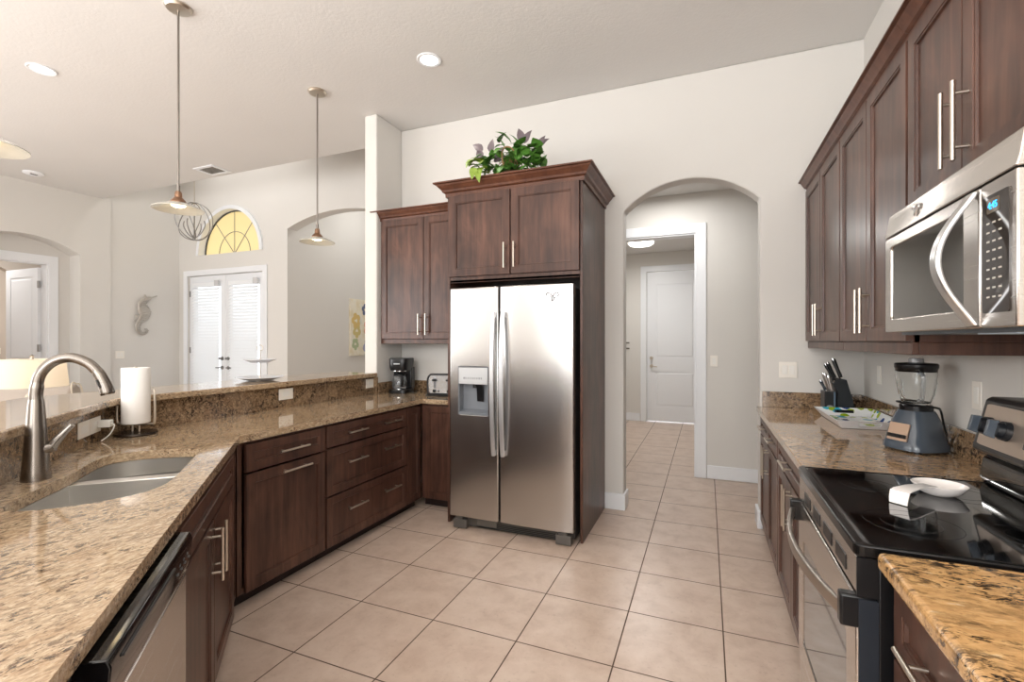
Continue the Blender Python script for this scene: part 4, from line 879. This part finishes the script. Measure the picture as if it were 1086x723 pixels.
# tray with a printed lining
TRAYP, nt, p = new_mat('tray_print')
v = coords(nt, (1, 1, 1)); vo = nt.nodes.new('ShaderNodeTexVoronoi'); vo.inputs['Scale'].default_value = 17.0; vo.inputs['Randomness'].default_value = 0.9; nt.links.new(v, vo.inputs['Vector'])
sp3 = nt.nodes.new('ShaderNodeSeparateXYZ'); nt.links.new(vo.outputs['Color'], sp3.inputs[0])
pick = ramp(nt, sp3.outputs[0], [(0.0, (146, 176, 40)), (0.30, (24, 66, 138)), (0.46, (60, 166, 190)), (0.66, (168, 190, 60)), (0.90, (236, 238, 236))], 'CONSTANT')
blob = ramp(nt, mathn(nt, 'ADD', vo.outputs['Distance'], mathn(nt, 'MULTIPLY', noise(nt, v, 40, 2), 0.25)), [(0.56, (1, 1, 1, 1)), (0.60, (0, 0, 0, 1))])
nt.links.new(mix(nt, blob, lin((238, 240, 240)), pick), p.inputs['Base Color']); p.inputs['Roughness'].default_value = 0.2
ty = thing('serving_tray', 'white serving tray lined with a green, blue and teal print', 'tray', (0.82, 3.41, ZK))
TW = M('tray_white', (236, 238, 242), 0.3)
tb = [(0.70, 3.165), (0.955, 3.185), (0.965, 3.665), (0.70, 3.650)]; tr = [(0.664, 3.105), (0.990, 3.13), (0.992, 3.725), (0.664, 3.712)]
def lerp2(a, b, t): return (a[0]+(b[0]-a[0])*t, a[1]+(b[1]-a[1])*t)
zt0, zt1 = ZK+0.002, ZK+0.052
bm = nb(); plate(bm, tb, [], zt0, zt0+0.006); obj('tray_bottom', bm, TRAYP, ty, local=False, smooth=False)
def twall(i):
    j = (i+1) % 4; bm = nb(); A, B_ = tb[i], tb[j]; Ar, Br = tr[i], tr[j]
    n_ = Vector((B_[1]-A[1], A[0]-B_[0], 0)).normalized()*0.0045
    slot = i in (0, 2)
    def P(u, v_, o): 
        a = lerp2(A, B_, u); b = lerp2(Ar, Br, u); q = lerp2(a, b, v_); return Vector((q[0], q[1], zt0+(zt1-zt0)*v_))-n_*o
    us = [0, 0.32, 0.68, 1] if slot else [0, 1]; vs = [0, 0.40, 0.74, 1] if slot else [0, 1]
    out_f, in_f = [], []
    for a in range(len(us)-1):
        for b in range(len(vs)-1):
            if slot and a == 1 and b == 1: continue
            q = [(us[a], vs[b]), (us[a+1], vs[b]), (us[a+1], vs[b+1]), (us[a], vs[b+1])]
            bm2 = [bm.verts.new(P(u, w_, 0)) for u, w_ in q]; f = bm.faces.new(bm2); f.material_index = 0
            bm2 = [bm.verts.new(P(u, w_, 1)) for u, w_ in q]; f = bm.faces.new(bm2[::-1]); f.material_index = 1
    def strip(pts, closed):
        m_ = len(pts)
        for k in range(m_ if closed else m_-1):
            a, b = pts[k], pts[(k+1) % m_]
            f = bm.faces.new([bm.verts.new(P(*a, 0)), bm.verts.new(P(*b, 0)), bm.verts.new(P(*b, 1)), bm.verts.new(P(*a, 1))]); f.material_index = 0
    strip([(0, 0), (1, 0), (1, 1), (0, 1)], True)
    if slot: strip([(0.32, 0.40), (0.68, 0.40), (0.68, 0.74), (0.32, 0.74)], True)
    bmesh.ops.remove_doubles(bm, verts=bm.verts, dist=1e-5)
    obj('tray_side', bm, [TW, TRAYP], ty, local=False, smooth=False)
for i in range(4): twall(i)

# knife block with its knives
kb = thing('knife_block', 'black slanted knife block in the far corner of the counter', 'knife block', (0.82, 3.80, ZK))
bm = nb(); prism(bm, [(-0.025, 0.0), (0.098, 0.0), (0.040, 0.232), (0.002, 0.240), (-0.040, 0.205), (-0.012, 0.150), (-0.020, 0.0)], 'y', -0.050, 0.062); obj('tall_block', bm, M('block_black', (26, 30, 34), 0.35), kb, bev=0.003)
bm = nb(); prism(bm, [(-0.088, 0.0), (-0.026, 0.0), (-0.030, 0.152), (-0.088, 0.152)], 'y', -0.062, 0.062); lb = obj('front_block', bm, M('block_front', (18, 20, 22), 0.35), kb, bev=0.003)
bm = nb(); cyl(bm, (-0.058, -0.0615, 0.052), (-0.058, -0.0635, 0.052), 0.016, n=24)
for v in bm.verts: v.co.x = -0.058+(v.co.x+0.058)*1.15; v.co.z = 0.052+(v.co.z-0.052)*0.6
obj('oval_emblem', bm, M('emblem_silver', (170, 172, 176), 0.3, 0.7), lb)
bm = nb(); box(bm, -0.036, -0.026, -0.0632, -0.060, 0.004, 0.150); obj('metal_edge', bm, M('edge_steel', (120, 140, 160), 0.3, 0.8), lb)
def knife(loc, dr, L, lab, mat_, w=0.011):
    t = thing('kitchen_knife', lab, 'knife', loc, 0, 'knives in the knife block')
    d = Vector(dr).normalized(); bm = nb()
    s1 = d.cross(Vector((0, 1, 0))).normalized(); loops = []
    for u, a in ((0, 0.8), (0.12, 1.0), (0.45, 0.85), (0.8, 1.05), (0.95, 1.0), (1.0, 0.7)):
        c_ = d*L*u; loops.append([c_+s1*w*a*math.cos(q)+Vector((0, 1, 0))*w*0.62*a*math.sin(q) for q in [2*PI*i/12 for i in range(12)]])
    loft(bm, loops); o = obj('handle', bm, mat_, t)
    bm = nb(); c_ = d*L*0.985; cyl(bm, c_-d*0.006, c_+d*0.006, w*0.8, w*0.6, 12); obj('end_cap', bm, CHROME, o)
    bm = nb(); cyl(bm, -d*0.02, d*0.004, w*0.6, w*0.75, 10); obj('bolster', bm, CHROME, t)
BH = M('knife_handle_black', (22, 23, 25), 0.25); GH = M('knife_handle_steel', (150, 142, 136), 0.28, 0.8)
kx, ky = 0.82, 3.80
knife((kx+0.012, ky-0.03, ZK+0.243), (-0.36, 0, 1), 0.135, 'tallest black-handled knife at the top of the knife block', BH, 0.013)
knife((kx-0.010, ky+0.022, ZK+0.236), (-0.42, 0, 1), 0.115, 'black-handled knife behind the tallest one in the block', BH)
knife((kx-0.026, ky-0.028, ZK+0.222), (-0.46, 0, 1), 0.125, 'steel and black knife on the step below the tallest knife', BH)
knife((kx-0.045, ky+0.030, ZK+0.156), (-0.30, 0, 1), 0.118, 'steel-handled knife rising from the front block, rear of its row', GH, 0.010)
knife((kx-0.046, ky-0.012, ZK+0.156), (-0.28, 0, 1), 0.115, 'steel-handled knife rising from the middle of the front block', GH, 0.010)
knife((kx-0.042, ky-0.044, ZK+0.156), (-0.22, 0, 1), 0.100, 'steel-handled steak knife nearest the tray in the front block', GH, 0.010)
knife((kx-0.074, ky-0.03, ZK+0.156), (-0.48, 0, 1), 0.075, 'short plain black-handled knife leaning furthest out of the block', M('knife_handle_slate', (44, 52, 62), 0.4), 0.010)

# spoon rest on the cooktop
srz = 0.9287
sr = thing('spoon_rest', 'white ceramic spoon rest with a faint yellow stain on the cooktop', 'spoon rest', (0.675, 1.885, srz))
bm = nb()
def srl(sc_, z): return [(0.070*sc_*math.cos(a), 0.066*sc_*math.sin(a), z) for a in [2*PI*i/36 for i in range(36)]]
loft(bm, [srl(0.45, 0.0), srl(0.5, 0.001), srl(0.78, 0.012), srl(0.97, 0.030), srl(1.0, 0.034), srl(0.96, 0.035), srl(0.76, 0.020), srl(0.4, 0.010), srl(0.1, 0.009)]); obj('bowl', bm, CERAM, sr, ang=60)
bm = nb(); e = Vector((-0.69, -0.724, 0)); pth = [(0.050, 0.020, 0.038), (0.09, 0.018, 0.042), (0.15, 0.020, 0.046), (0.199, 0.024, 0.044), (0.214, 0.025, 0.038), (0.221, 0.024, 0.018), (0.223, 0.023, 0.002)]
sd = Vector((0.724, -0.69, 0)); loops = []
for d_, w_, z_ in pth:
    tn = Vector((0, 0, 0.004)) if z_ > 0.041 else e*-0.004 if d_ > 0.2 else Vector((0, 0, 0.004))
    c_ = e*d_+Vector((0, 0, z_-0.006 if d_ < 0.2 else z_)); c_.z = max(c_.z, 0.0005)
    loops.append([c_-sd*w_, c_+sd*w_, c_+sd*w_+tn, c_-sd*w_+tn])
loft(bm, loops); obj('handle', bm, CERAM, sr, bev=0.0015)
bm = nb(); lathe(bm, [(0.0, 0.0115), (0.016, 0.0112), (0.024, 0.0106), (0.0, 0.0105)], (0.005, 0.01, 0), 16); obj('food_stain', bm, M('yellow_stain', (226, 200, 120), 0.5), sr)

# wall plates
outlet('two-gang white switch plate on the back wall beside the arch', (0.556, YB-0.0005, 1.197), 0, 'light switch', w=0.118, h=0.118, kind='switch')
outlet('pale outlet on the right wall in the corner behind the tray', (XR-0.0005, 3.68, 1.195), -H90)
outlet('pale outlet on the right wall between blender and range', (XR-0.0005, 2.50, 1.19), -H90)
outlet('white switch on the hall wall seen through the arch', (0.070, YH-0.0005, 1.205), 0, 'light switch', kind='switch')
outlet('white switch plate on the foyer wall below the seahorse', (XL-0.02+0.0005, 4.46, 1.20), H90, 'light switch', w=0.12, kind='switch')
outlet('pale switch plate on the dark bedroom wall beyond the open door', (-12.5+0.0005, 4.62, 1.22), H90, 'light switch', w=0.12, kind='switch', mat=WHITEP)
tm = thing('thermostat', 'small white thermostat on the bedroom wall beside the open door', 'thermostat', (-10.9995, 4.36, 1.30), H90)
bm = nb(); box(bm, -0.06, 0.06, -0.03, -0.0005, -0.08, 0.08); obj('case', bm, WHITEP, tm, bev=0.006)
bm = nb(); box(bm, -0.03, 0.03, -0.032, -0.029, 0.0, 0.05); obj('screen', bm, M('lcd_grey', (170, 172, 168), 0.3), tm)

# ------------------------------------------------------------------ plant on the refrigerator cabinet
pz = 2.6095
pt = thing('ivy_plant', 'bushy ivy with green, lime and plum leaves on the refrigerator cabinet', 'plant', (-1.38, 3.37, pz))
bm = nb(); lathe(bm, [(0, 0.0), (0.07, 0.0), (0.09, 0.08), (0.085, 0.085), (0.0, 0.075)], n=24); obj('pot', bm, M('clay_pot', (120, 84, 60), 0.7), pt)
def leaf(bm, p, d, up, L, wd):
    p, d = Vector(p), Vector(d).normalized(); s = d.cross(Vector(up)).normalized(); n = s.cross(d).normalized()
    rows = [(0.0, 0.04, 0.0), (0.10, 0.62, 0.01), (0.28, 1.0, 0.04), (0.5, 0.86, 0.05), (0.75, 0.48, 0.02), (1.0, 0.03, -0.07)]
    V = []
    for u, w_, h in rows:
        c_ = p+d*L*u+n*L*h; V.append([bm.verts.new(c_-s*wd*w_*0.5+n*L*0.09*w_), bm.verts.new(c_), bm.verts.new(c_+s*wd*w_*0.5+n*L*0.09*w_)])
    for a, b in zip(V[:-1], V[1:]):
        bm.faces.new((a[0], a[1], b[1], b[0])); bm.faces.new((a[1], a[2], b[2], b[1]))
rnd = random.Random(11)
def leaves(n, cx0, cx1, y0, y1, z0, z1, Lr, seedr, droop=0.2):
    bm = nb()
    for i in range(n):
        x = seedr.uniform(cx0, cx1); y = seedr.uniform(y0, y1); z = seedr.uniform(z0, z1)*(1-0.5*abs(x-(cx0+cx1)/2)/(cx1-cx0))
        d = Vector((seedr.uniform(-1, 1), seedr.uniform(-1.0, 0.3), seedr.uniform(-0.5-droop, 0.7))); L = seedr.uniform(*Lr)
        leaf(bm, (x, y, max(z, 0.03)), d, (0.1, -0.45, 1), L, L*0.8)
    return bm
bm = leaves(150, -0.24, 0.25, -0.15, 0.08, 0.06, 0.27, (0.065, 0.115), rnd)
for x, z in ((-0.10, 0.33), (-0.03, 0.35), (0.0, 0.31), (-0.06, 0.29), (0.06, 0.28)): leaf(bm, (x, -0.02, z), (rnd.uniform(-0.8, 0.8), -0.5, 0.5), (0, -0.6, 1), 0.11, 0.09)
for i in range(9): leaf(bm, (0.17+rnd.uniform(-0.06, 0.09), -0.11, 0.10+rnd.uniform(0, 0.10)), (rnd.uniform(-0.3, 1), -0.6, rnd.uniform(-0.3, 0.5)), (0, -0.6, 1), 0.11, 0.10)
obj('green_leaves', bm, GREENL, pt, ang=60)
bm = nb()
for i in range(12): leaf(bm, (-0.21+rnd.uniform(-0.07, 0.08), -0.17+rnd.uniform(-0.03, 0.05), 0.09+rnd.uniform(-0.03, 0.10)), (rnd.uniform(-0.8, 0.6), -0.7, rnd.uniform(-1.0, 0.2)), (0, -0.6, 1), 0.085, 0.07)
leaf(bm, (-0.17, -0.24, 0.06), (0.1, -0.12, -1), (0, -1, 0.1), 0.10, 0.06)
leaf(bm, (-0.20, -0.235, 0.08), (-0.3, -0.12, -1), (0, -1, 0.1), 0.09, 0.07)
obj('lime_leaves', bm, LIMEL, pt, ang=60)
bm = nb()
for (x, z, d_) in ((-0.20, 0.20, (-0.7, 0, 0.45)), (-0.21, 0.13, (-0.3, 0, 0.9)), (-0.13, 0.17, (0.1, 0, 1)), (-0.10, 0.13, (0.8, 0, 0.7)), (0.13, 0.22, (-0.3, 0, 0.8)), (0.14, 0.20, (0.5, 0, 0.8)), (0.24, 0.15, (0.8, 0, 0.5)), (0.25, 0.14, (0.5, 0, 0.9)), (-0.11, 0.10, (0.9, 0, 0.3))):
    leaf(bm, (x-0.02, -0.06, z+0.075), d_, (0, -1, 0.2), 0.11, 0.062)
obj('plum_leaves', bm, PURPL, pt, ang=60)
bm = nb()
for i in range(14):
    a = rnd.uniform(0, 6.28); q = rnd.uniform(0.08, 0.2); tube(bm, smooth_path([(0, 0, 0.07), (q*0.5*math.cos(a), q*0.4*math.sin(a), 0.17), (q*math.cos(a), q*0.6*math.sin(a)-0.02, 0.12)], 4), 0.003, 6)
tube(bm, smooth_path([(-0.02, -0.12, 0.09), (-0.03, -0.13, 0.20), (0.0, -0.12, 0.245), (0.05, -0.11, 0.22), (0.07, -0.1, 0.14)], 5), 0.006, 6)
obj('stems', bm, M('stem_tan', (140, 112, 74), 0.6), pt)

# ------------------------------------------------------------------ ceiling and pendant lights
def pendant(x, y, lab, zr=2.25, r=0.142):
    t = thing('pendant_light', lab, 'pendant light', (x, y, ZC), 0, 'pendant lights over the bar')
    bm = nb(); lathe(bm, [(0, -0.0005), (0.074, -0.0005), (0.076, -0.010), (0.066, -0.022), (0.012, -0.026), (0, -0.026)], n=32); obj('canopy', bm, NICKEL, t)
    zz = zr-ZC; bm = nb(); cyl(bm, (0, 0, -0.02), (0, 0, zz+0.11), 0.0065, n=12); cyl(bm, (0, 0, zz+0.105), (0, 0, zz+0.15), 0.011, n=14); obj('rod', bm, M('rod_nickel', (140, 134, 128), 0.3, 1.0), t)
    bm = nb(); lathe(bm, [(0.0, zz+0.112), (0.016, zz+0.112), (0.020, zz+0.10), (0.022, zz+0.075), (0.040, zz+0.055), (0.047, zz+0.042), (0.045, zz+0.034), (0.0, zz+0.036)], n=28); obj('socket_cap', bm, BRONZE, t)
    bm = nb(); lathe(bm, [(0.044, zz+0.040), (0.08, zz+0.030), (0.12, zz+0.012), (r, zz), (r, zz-0.004), (0.12, zz+0.007), (0.08, zz+0.025), (0.044, zz+0.035)], n=48)
    obj('glass_shade', bm, PEND, t, ang=60)
    bm = nb(); lathe(bm, [(0.0, zz+0.033), (0.043, zz+0.033), (0.038, zz+0.020), (0.022, zz+0.013), (0.0, zz+0.011)], n=24); obj('bulb', bm, WARMON, t)
    d = bpy.data.lights.new('pendant_lamp', 'POINT'); d.energy = 0.3; d.color = (1.0, 0.93, 0.8); d.shadow_soft_size = 0.04
    o = bpy.data.objects.new('pendant_lamp', d); C.objects.link(o); o.parent = t; o.location = (0, 0, zz-0.06)
PEND = M('frosted_shade', (190, 188, 178), 0.25, coat=0.3)
pendant(-3.10, 1.98, 'glass disc pendant on a long rod, in front of the half-round window', 2.245)
pendant(-3.06, 3.10, 'glass disc pendant on a long rod beside the wall stub, furthest from the sink')
pendant(-2.88, 1.027, 'glass disc pendant cut by the picture edge, nearest the sink')
def downlight(x, y, lab):
    t = thing('recessed_downlight', lab, 'ceiling light', (x, y, ZC), 0, 'recessed downlights')
    bm = nb(); lathe(bm, [(0.066, -0.0005), (0.092, -0.0005), (0.092, -0.005), (0.086, -0.009), (0.068, -0.006), (0.066, -0.0005)], n=36); obj('trim_ring', bm, TRIM, t)
    bm = nb(); lathe(bm, [(0, -0.002), (0.067, -0.002), (0.067, -0.0035), (0, -0.0045)], n=32); obj('lens', bm, LAMPON, t)
    d = bpy.data.lights.new('downlight_lamp', 'SPOT'); d.energy = 30; d.spot_size = R(120); d.spot_blend = 0.8; d.color = (1.0, 0.95, 0.86); d.shadow_soft_size = 0.06
    o = bpy.data.objects.new('downlight_lamp', d); C.objects.link(o); o.parent = t; o.location = (0, 0, -0.03)
downlight(-1.935, 3.07, 'round recessed downlight in the ceiling above the refrigerator')
downlight(-4.80, 2.03, 'round recessed downlight in the living room ceiling, left of the pendants')
sm = thing('smoke_detector', 'flat white smoke detector on the living room ceiling by the left wall', 'smoke detector', (-7.85, 3.24, ZC))
bm = nb(); lathe(bm, [(0, -0.0005), (0.10, -0.0005), (0.10, -0.014), (0.07, -0.03), (0, -0.034)], n=32); obj('housing', bm, TRIM, sm)
bm = nb(); box(bm, 0.03, 0.06, -0.05, 0.02, -0.034, -0.028); obj('vent_slots', bm, DGREY, sm)
cv = thing('ceiling_vent', 'white louvred air vent in the ceiling near the foyer edge', 'vent', (-5.67, 4.03, ZC))
bm = nb(); plate(bm, [(-0.17, -0.13), (0.17, -0.13), (0.17, 0.13), (-0.17, 0.13)], [[(-0.13, -0.09), (0.13, -0.09), (0.13, 0.09), (-0.13, 0.09)]], -0.010, -0.0005); obj('frame', bm, TRIM, cv)
bm = nb(); box(bm, -0.135, 0.135, -0.095, 0.095, -0.004, -0.001); obj('duct_backing', bm, M('duct_grey', (110, 106, 100), 0.7), cv)
bm = nb()
for i in range(7):
    y = -0.08+i*0.026; v = box(bm, -0.128, 0.128, y-0.009, y+0.009, -0.0072, -0.0058); bmesh.ops.rotate(bm, verts=v, cent=(0, y, -0.0065), matrix=Matrix.Rotation(R(20), 3, 'X'))
obj('louvres', bm, M('louvre_grey', (176, 172, 166), 0.5), cv)
ll = thing('laundry_ceiling_light', 'lit white drum light on the laundry ceiling beyond the arch', 'ceiling light', (-0.91, 7.30, 2.95))
bm = nb(); lathe(bm, [(0, -0.0005), (0.19, -0.0005), (0.19, -0.02), (0, -0.02)], n=36); obj('base', bm, TRIM, ll)
bm = nb(); lathe(bm, [(0.185, -0.02), (0.185, -0.085), (0.15, -0.11), (0, -0.12)], n=36); obj('diffuser', bm, LAMPON, ll)
hk = thing('wall_hooks', 'dark hooks on the laundry wall beside the casing', 'hook', (-1.30, YD-0.001, 1.37))
for z in (0.0, -0.10):
    bm = nb(); box(bm, -0.10, 0.03, -0.02, 0, z, z+0.02); obj('hook_bar', bm, M('hook_brown', (92, 82, 74), 0.5), hk, bev=0.003)

# ------------------------------------------------------------------ foyer and living room
ch = thing('orb_chandelier', 'open wire orb chandelier hanging in the foyer', 'chandelier', (-7.15, 4.80, 4.6))
bm = nb(); cyl(bm, (0, 0, -0.02), (0, 0, -1.15), 0.006, n=8); obj('cable', bm, NICKEL, ch)
bm = nb(); lathe(bm, [(0, -0.0005), (0.07, -0.0005), (0.07, -0.02), (0, -0.03)], n=24); obj('canopy', bm, NICKEL, ch)
WIRE = M('wire_nickel', (150, 148, 146), 0.3, 1.0)
for k in range(3):
    bm = nb(); a = PI*k/3+0.25; pts = []
    for i in range(40):
        q = 2*PI*i/40; rr = 0.25*math.sin(q); pts.append((rr*math.cos(a)+0.05*math.sin(2*q)*math.sin(a), rr*math.sin(a)-0.05*math.sin(2*q)*math.cos(a), -1.39+0.28*math.cos(q)))
    tube(bm, pts, 0.007, 8, closed=True); obj('wire_ring', bm, WIRE, ch)
bm = nb()
for k in range(4):
    a = PI*k/2+0.4; tube(bm, smooth_path([(0, 0, -1.64), (0.09*math.cos(a), 0.09*math.sin(a), -1.58), (0.16*math.cos(a), 0.16*math.sin(a), -1.46), (0.15*math.cos(a), 0.15*math.sin(a), -1.38)], 4), 0.008, 8)
cyl(bm, (0, 0, -1.15), (0, 0, -1.66), 0.008, n=8); obj('candle_arms', bm, WIRE, ch)

SX = XL-0.02+0.001
sh = thing('seahorse_ornament', 'silver metal seahorse hanging on the foyer wall', 'wall ornament', (SX, 4.78, 1.83))
SEA = M('pewter', (186, 180, 172), 0.4, 0.5)
pp = [(4.975, 2.148), (4.90, 2.115), (4.83, 2.085), (4.785, 2.055), (4.755, 2.0), (4.765, 1.93), (4.79, 1.86), (4.775, 1.79), (4.725, 1.73), (4.688, 1.65), (4.705, 1.565), (4.76, 1.525), (4.812, 1.55), (4.818, 1.595), (4.785, 1.60)]
rr_ = [0.008, 0.012, 0.040, 0.050, 0.058, 0.082, 0.090, 0.068, 0.044, 0.034, 0.029, 0.025, 0.021, 0.017, 0.012]
path = smooth_path([(0.035, a-4.78, b-1.83) for a, b in pp], 4); rad = []
for i in range(len(rr_)-1): rad += [rr_[i]+(rr_[i+1]-rr_[i])*j/4 for j in range(4)]
rad.append(rr_[-1])
bm = nb(); tube(bm, path, rad, 14)
for v in bm.verts: v.co.x = 0.0+v.co.x*0.35+0.02
for i in range(8, len(path)-6, 2):
    q = path[i]; rad_i = rad[i]*1.05
    tube(bm, [(0.045+0.02*math.cos(a), q.y+rad_i*math.sin(a)*0.9, q.z+0.25*rad_i*math.sin(a)) for a in [PI*j/8-PI/2 for j in range(9)]], 0.006, 6)
obj('body', bm, SEA, sh, ang=60)
bm = nb(); prism(bm, [(-0.05, 0.02), (-0.12, -0.02), (-0.13, -0.09), (-0.06, -0.06)], 'x', 0.01, 0.03); prism(bm, [(0.0, 0.26), (0.02, 0.33), (0.05, 0.27), (0.03, 0.24)], 'x', 0.015, 0.035); obj('fins', bm, SEA, sh, bev=0.004)

# painted canvas with flowers in the side hall
ART, nt, p = new_mat('flower_canvas')
v = coords(nt, (1, 1, 1)); n1 = noise(nt, v, 6, 3)
nt.links.new(ramp(nt, n1, [(0.35, (226, 214, 184)), (0.55, (236, 230, 214)), (0.7, (214, 216, 204))]), p.inputs['Base Color']); p.inputs['Roughness'].default_value = 0.7
ar = thing('flower_canvas', 'tall canvas of pastel flowers on the side hall wall behind the stub', 'painting', (-5.8695, 7.05, 1.655))
bm = nb(); box(bm, 0.0005, 0.035, -0.366, 0.366, -0.51, 0.51); obj('canvas', bm, ART, ar, bev=0.002)
for nm_, col_, cy, cz, sz in (('blue_flower', (104, 112, 136), 0.02, 0.33, 0.10), ('yellow_flower', (216, 188, 122), -0.22, 0.12, 0.13), ('coral_flower', (220, 150, 122), 0.12, 0.0, 0.15), ('lilac_flower', (170, 174, 200), 0.10, -0.36, 0.15), ('green_flower', (176, 188, 150), -0.24, -0.30, 0.10), ('ochre_flower', (206, 190, 130), -0.20, -0.06, 0.12)):
    bm = nb()
    for k in range(5):
        a = 2*PI*k/5+cz*5; c_ = (cy+sz*0.5*math.cos(a), cz+sz*0.62*math.sin(a))
        prism(bm, [(c_[0]+sz*0.42*math.cos(q)*abs(math.cos((q-a)/2))**0.3, c_[1]+sz*0.5*math.sin(q)) for q in [2*PI*i/14 for i in range(14)]], 'x', 0.0352, 0.0362+0.0002*k)
    obj(nm_, bm, M(nm_, col_, 0.7), ar, smooth=False)

# table lamp on its table, armchair behind
lx, ly = -5.79, 2.38
tb_ = thing('side_table', 'small round side table under the lit lamp', 'table', (lx, ly, 0))
bm = nb(); lathe(bm, [(0, 0.60), (0.27, 0.60), (0.28, 0.61), (0.28, 0.63), (0.27, 0.64), (0, 0.64)], n=36); obj('table_top', bm, WOOD, tb_)
bm = nb(); lathe(bm, [(0, 0), (0.20, 0), (0.20, 0.02), (0.05, 0.05), (0.03, 0.3), (0.05, 0.6), (0, 0.6)], n=24); obj('pedestal', bm, WOOD, tb_)
lp = thing('table_lamp', 'lit table lamp with a cream drum shade beyond the bar', 'lamp', (lx, ly, 0.641))
bm = nb(); lathe(bm, [(0, 0), (0.09, 0), (0.09, 0.015), (0.03, 0.04), (0.06, 0.12), (0.075, 0.18), (0.04, 0.27), (0.012, 0.31), (0.01, 0.60), (0, 0.60)], n=28); obj('base', bm, M('lamp_base', (198, 190, 176), 0.3), lp)
LS, nt, p = new_mat('lamp_shade_linen'); p.inputs['Base Color'].default_value = lin((242, 234, 220)); p.inputs['Roughness'].default_value = 0.8
tl = nt.nodes.new('ShaderNodeBsdfTranslucent'); tl.inputs[0].default_value = lin((250, 243, 230)); ms = nt.nodes.new('ShaderNodeMixShader'); ms.inputs[0].default_value = 0.5
nt.links.new(p.outputs[0], ms.inputs[1]); nt.links.new(tl.outputs[0], ms.inputs[2]); nt.links.new(ms.outputs[0], nt.nodes['Material Output'].inputs[0])
bm = nb(); lathe(bm, [(0.255, 0.345), (0.230, 0.600), (0.227, 0.600), (0.252, 0.345), (0.255, 0.345)], n=48); obj('lamp_shade', bm, LS, lp, ang=60)
bm = nb(); lathe(bm, [(0, 0.60), (0.014, 0.602), (0.010, 0.615), (0.018, 0.628), (0.0, 0.645)], n=16); cyl(bm, (-0.228, 0, 0.597), (0.228, 0, 0.597), 0.003, n=6); obj('finial', bm, NICKEL, lp)
d = bpy.data.lights.new('lamp_bulb', 'POINT'); d.energy = 3.0; d.color = (1.0, 0.95, 0.88); d.shadow_soft_size = 0.05
o = bpy.data.objects.new('lamp_bulb', d); C.objects.link(o); o.parent = lp; o.location = (0, 0, 0.47)
FAB = M('taupe_fabric', (176, 166, 156), 0.9)
ac = thing('sofa', 'taupe fabric sofa with pale piping seen behind the lamp', 'sofa', (-6.72, 3.14, 0), R(202.3))
sx0, sx1 = -0.42, 1.36
bm = nb(); box(bm, sx0, sx1, -0.40, 0.42, 0.10, 0.42); obj('seat_base', bm, FAB, ac, bev=0.03, seg=3)
bm = nb(); prism(bm, [(0.28, 0.30), (0.42, 0.30), (0.52, 0.88), (0.50, 0.94), (0.43, 0.955), (0.38, 0.92)], 'x', sx0, sx1); bk = obj('backrest', bm, FAB, ac, bev=0.03, seg=3)
for x in (sx0, sx1):
    bm = nb(); tube(bm, smooth_path([(x, 0.29, 0.45), (x, 0.38, 0.90), (x, 0.44, 0.955), (x, 0.50, 0.93), (x, 0.43, 0.45)], 5), 0.008, 8); obj('piping', bm, M('cream_piping', (232, 224, 208), 0.8), bk)
for x in (sx0-0.08, sx1):
    bm = nb(); box(bm, x, x+0.08, -0.40, 0.42, 0.10, 0.62); obj('armrest', bm, FAB, ac, bev=0.03, seg=3)
for x in (sx0+0.04, sx1-0.04):
    for y in (-0.36, 0.36):
        bm = nb(); cyl(bm, (x, y, 0), (x, y, 0.11), 0.022, 0.03, 12); obj('leg', bm, WOOD, ac)
for x0, x1 in ((sx0+0.03, 0.465), (0.475, sx1-0.03)):
    bm = nb(); box(bm, x0, x1, -0.42, 0.28, 0.42, 0.54); obj('seat_cushion', bm, FAB, ac, bev=0.04, seg=3)
def pillow(lab, loc, rot, col, s=0.42):
    bm = nb(); n = 12; V = [[None]*(n+1) for _ in range(n+1)]
    for sgn in (1, -1):
        G = [[None]*(n+1) for _ in range(n+1)]
        for i in range(n+1):
            for j in range(n+1):
                u, v_ = i/n*2-1, j/n*2-1; h = 0.075*max(0, (1-u**4)*(1-v_**4))**0.6
                G[i][j] = bm.verts.new((u*s/2*(1-0.06*(1-v_*v_)), sgn*h, v_*s/2*(1-0.06*(1-u*u))))
        for i in range(n):
            for j in range(n): bm.faces.new((G[i][j], G[i+1][j], G[i+1][j+1], G[i][j+1]))
    bmesh.ops.remove_doubles(bm, verts=bm.verts, dist=1e-4)
    o = obj('throw_pillow', bm, M('pillow_fabric', col, 0.9), None, ang=80); o.location = loc; o.rotation_euler = rot
    return tag(o, lab, 'pillow')
pillow('slate blue throw pillow on the sofa at the left edge', (-6.72+(-0.925)*0.72+0.379*0.20, 3.14+(-0.379)*0.72-0.925*0.20, 0.815), (R(12), R(14), R(22.3)), (84, 98, 122), 0.54)
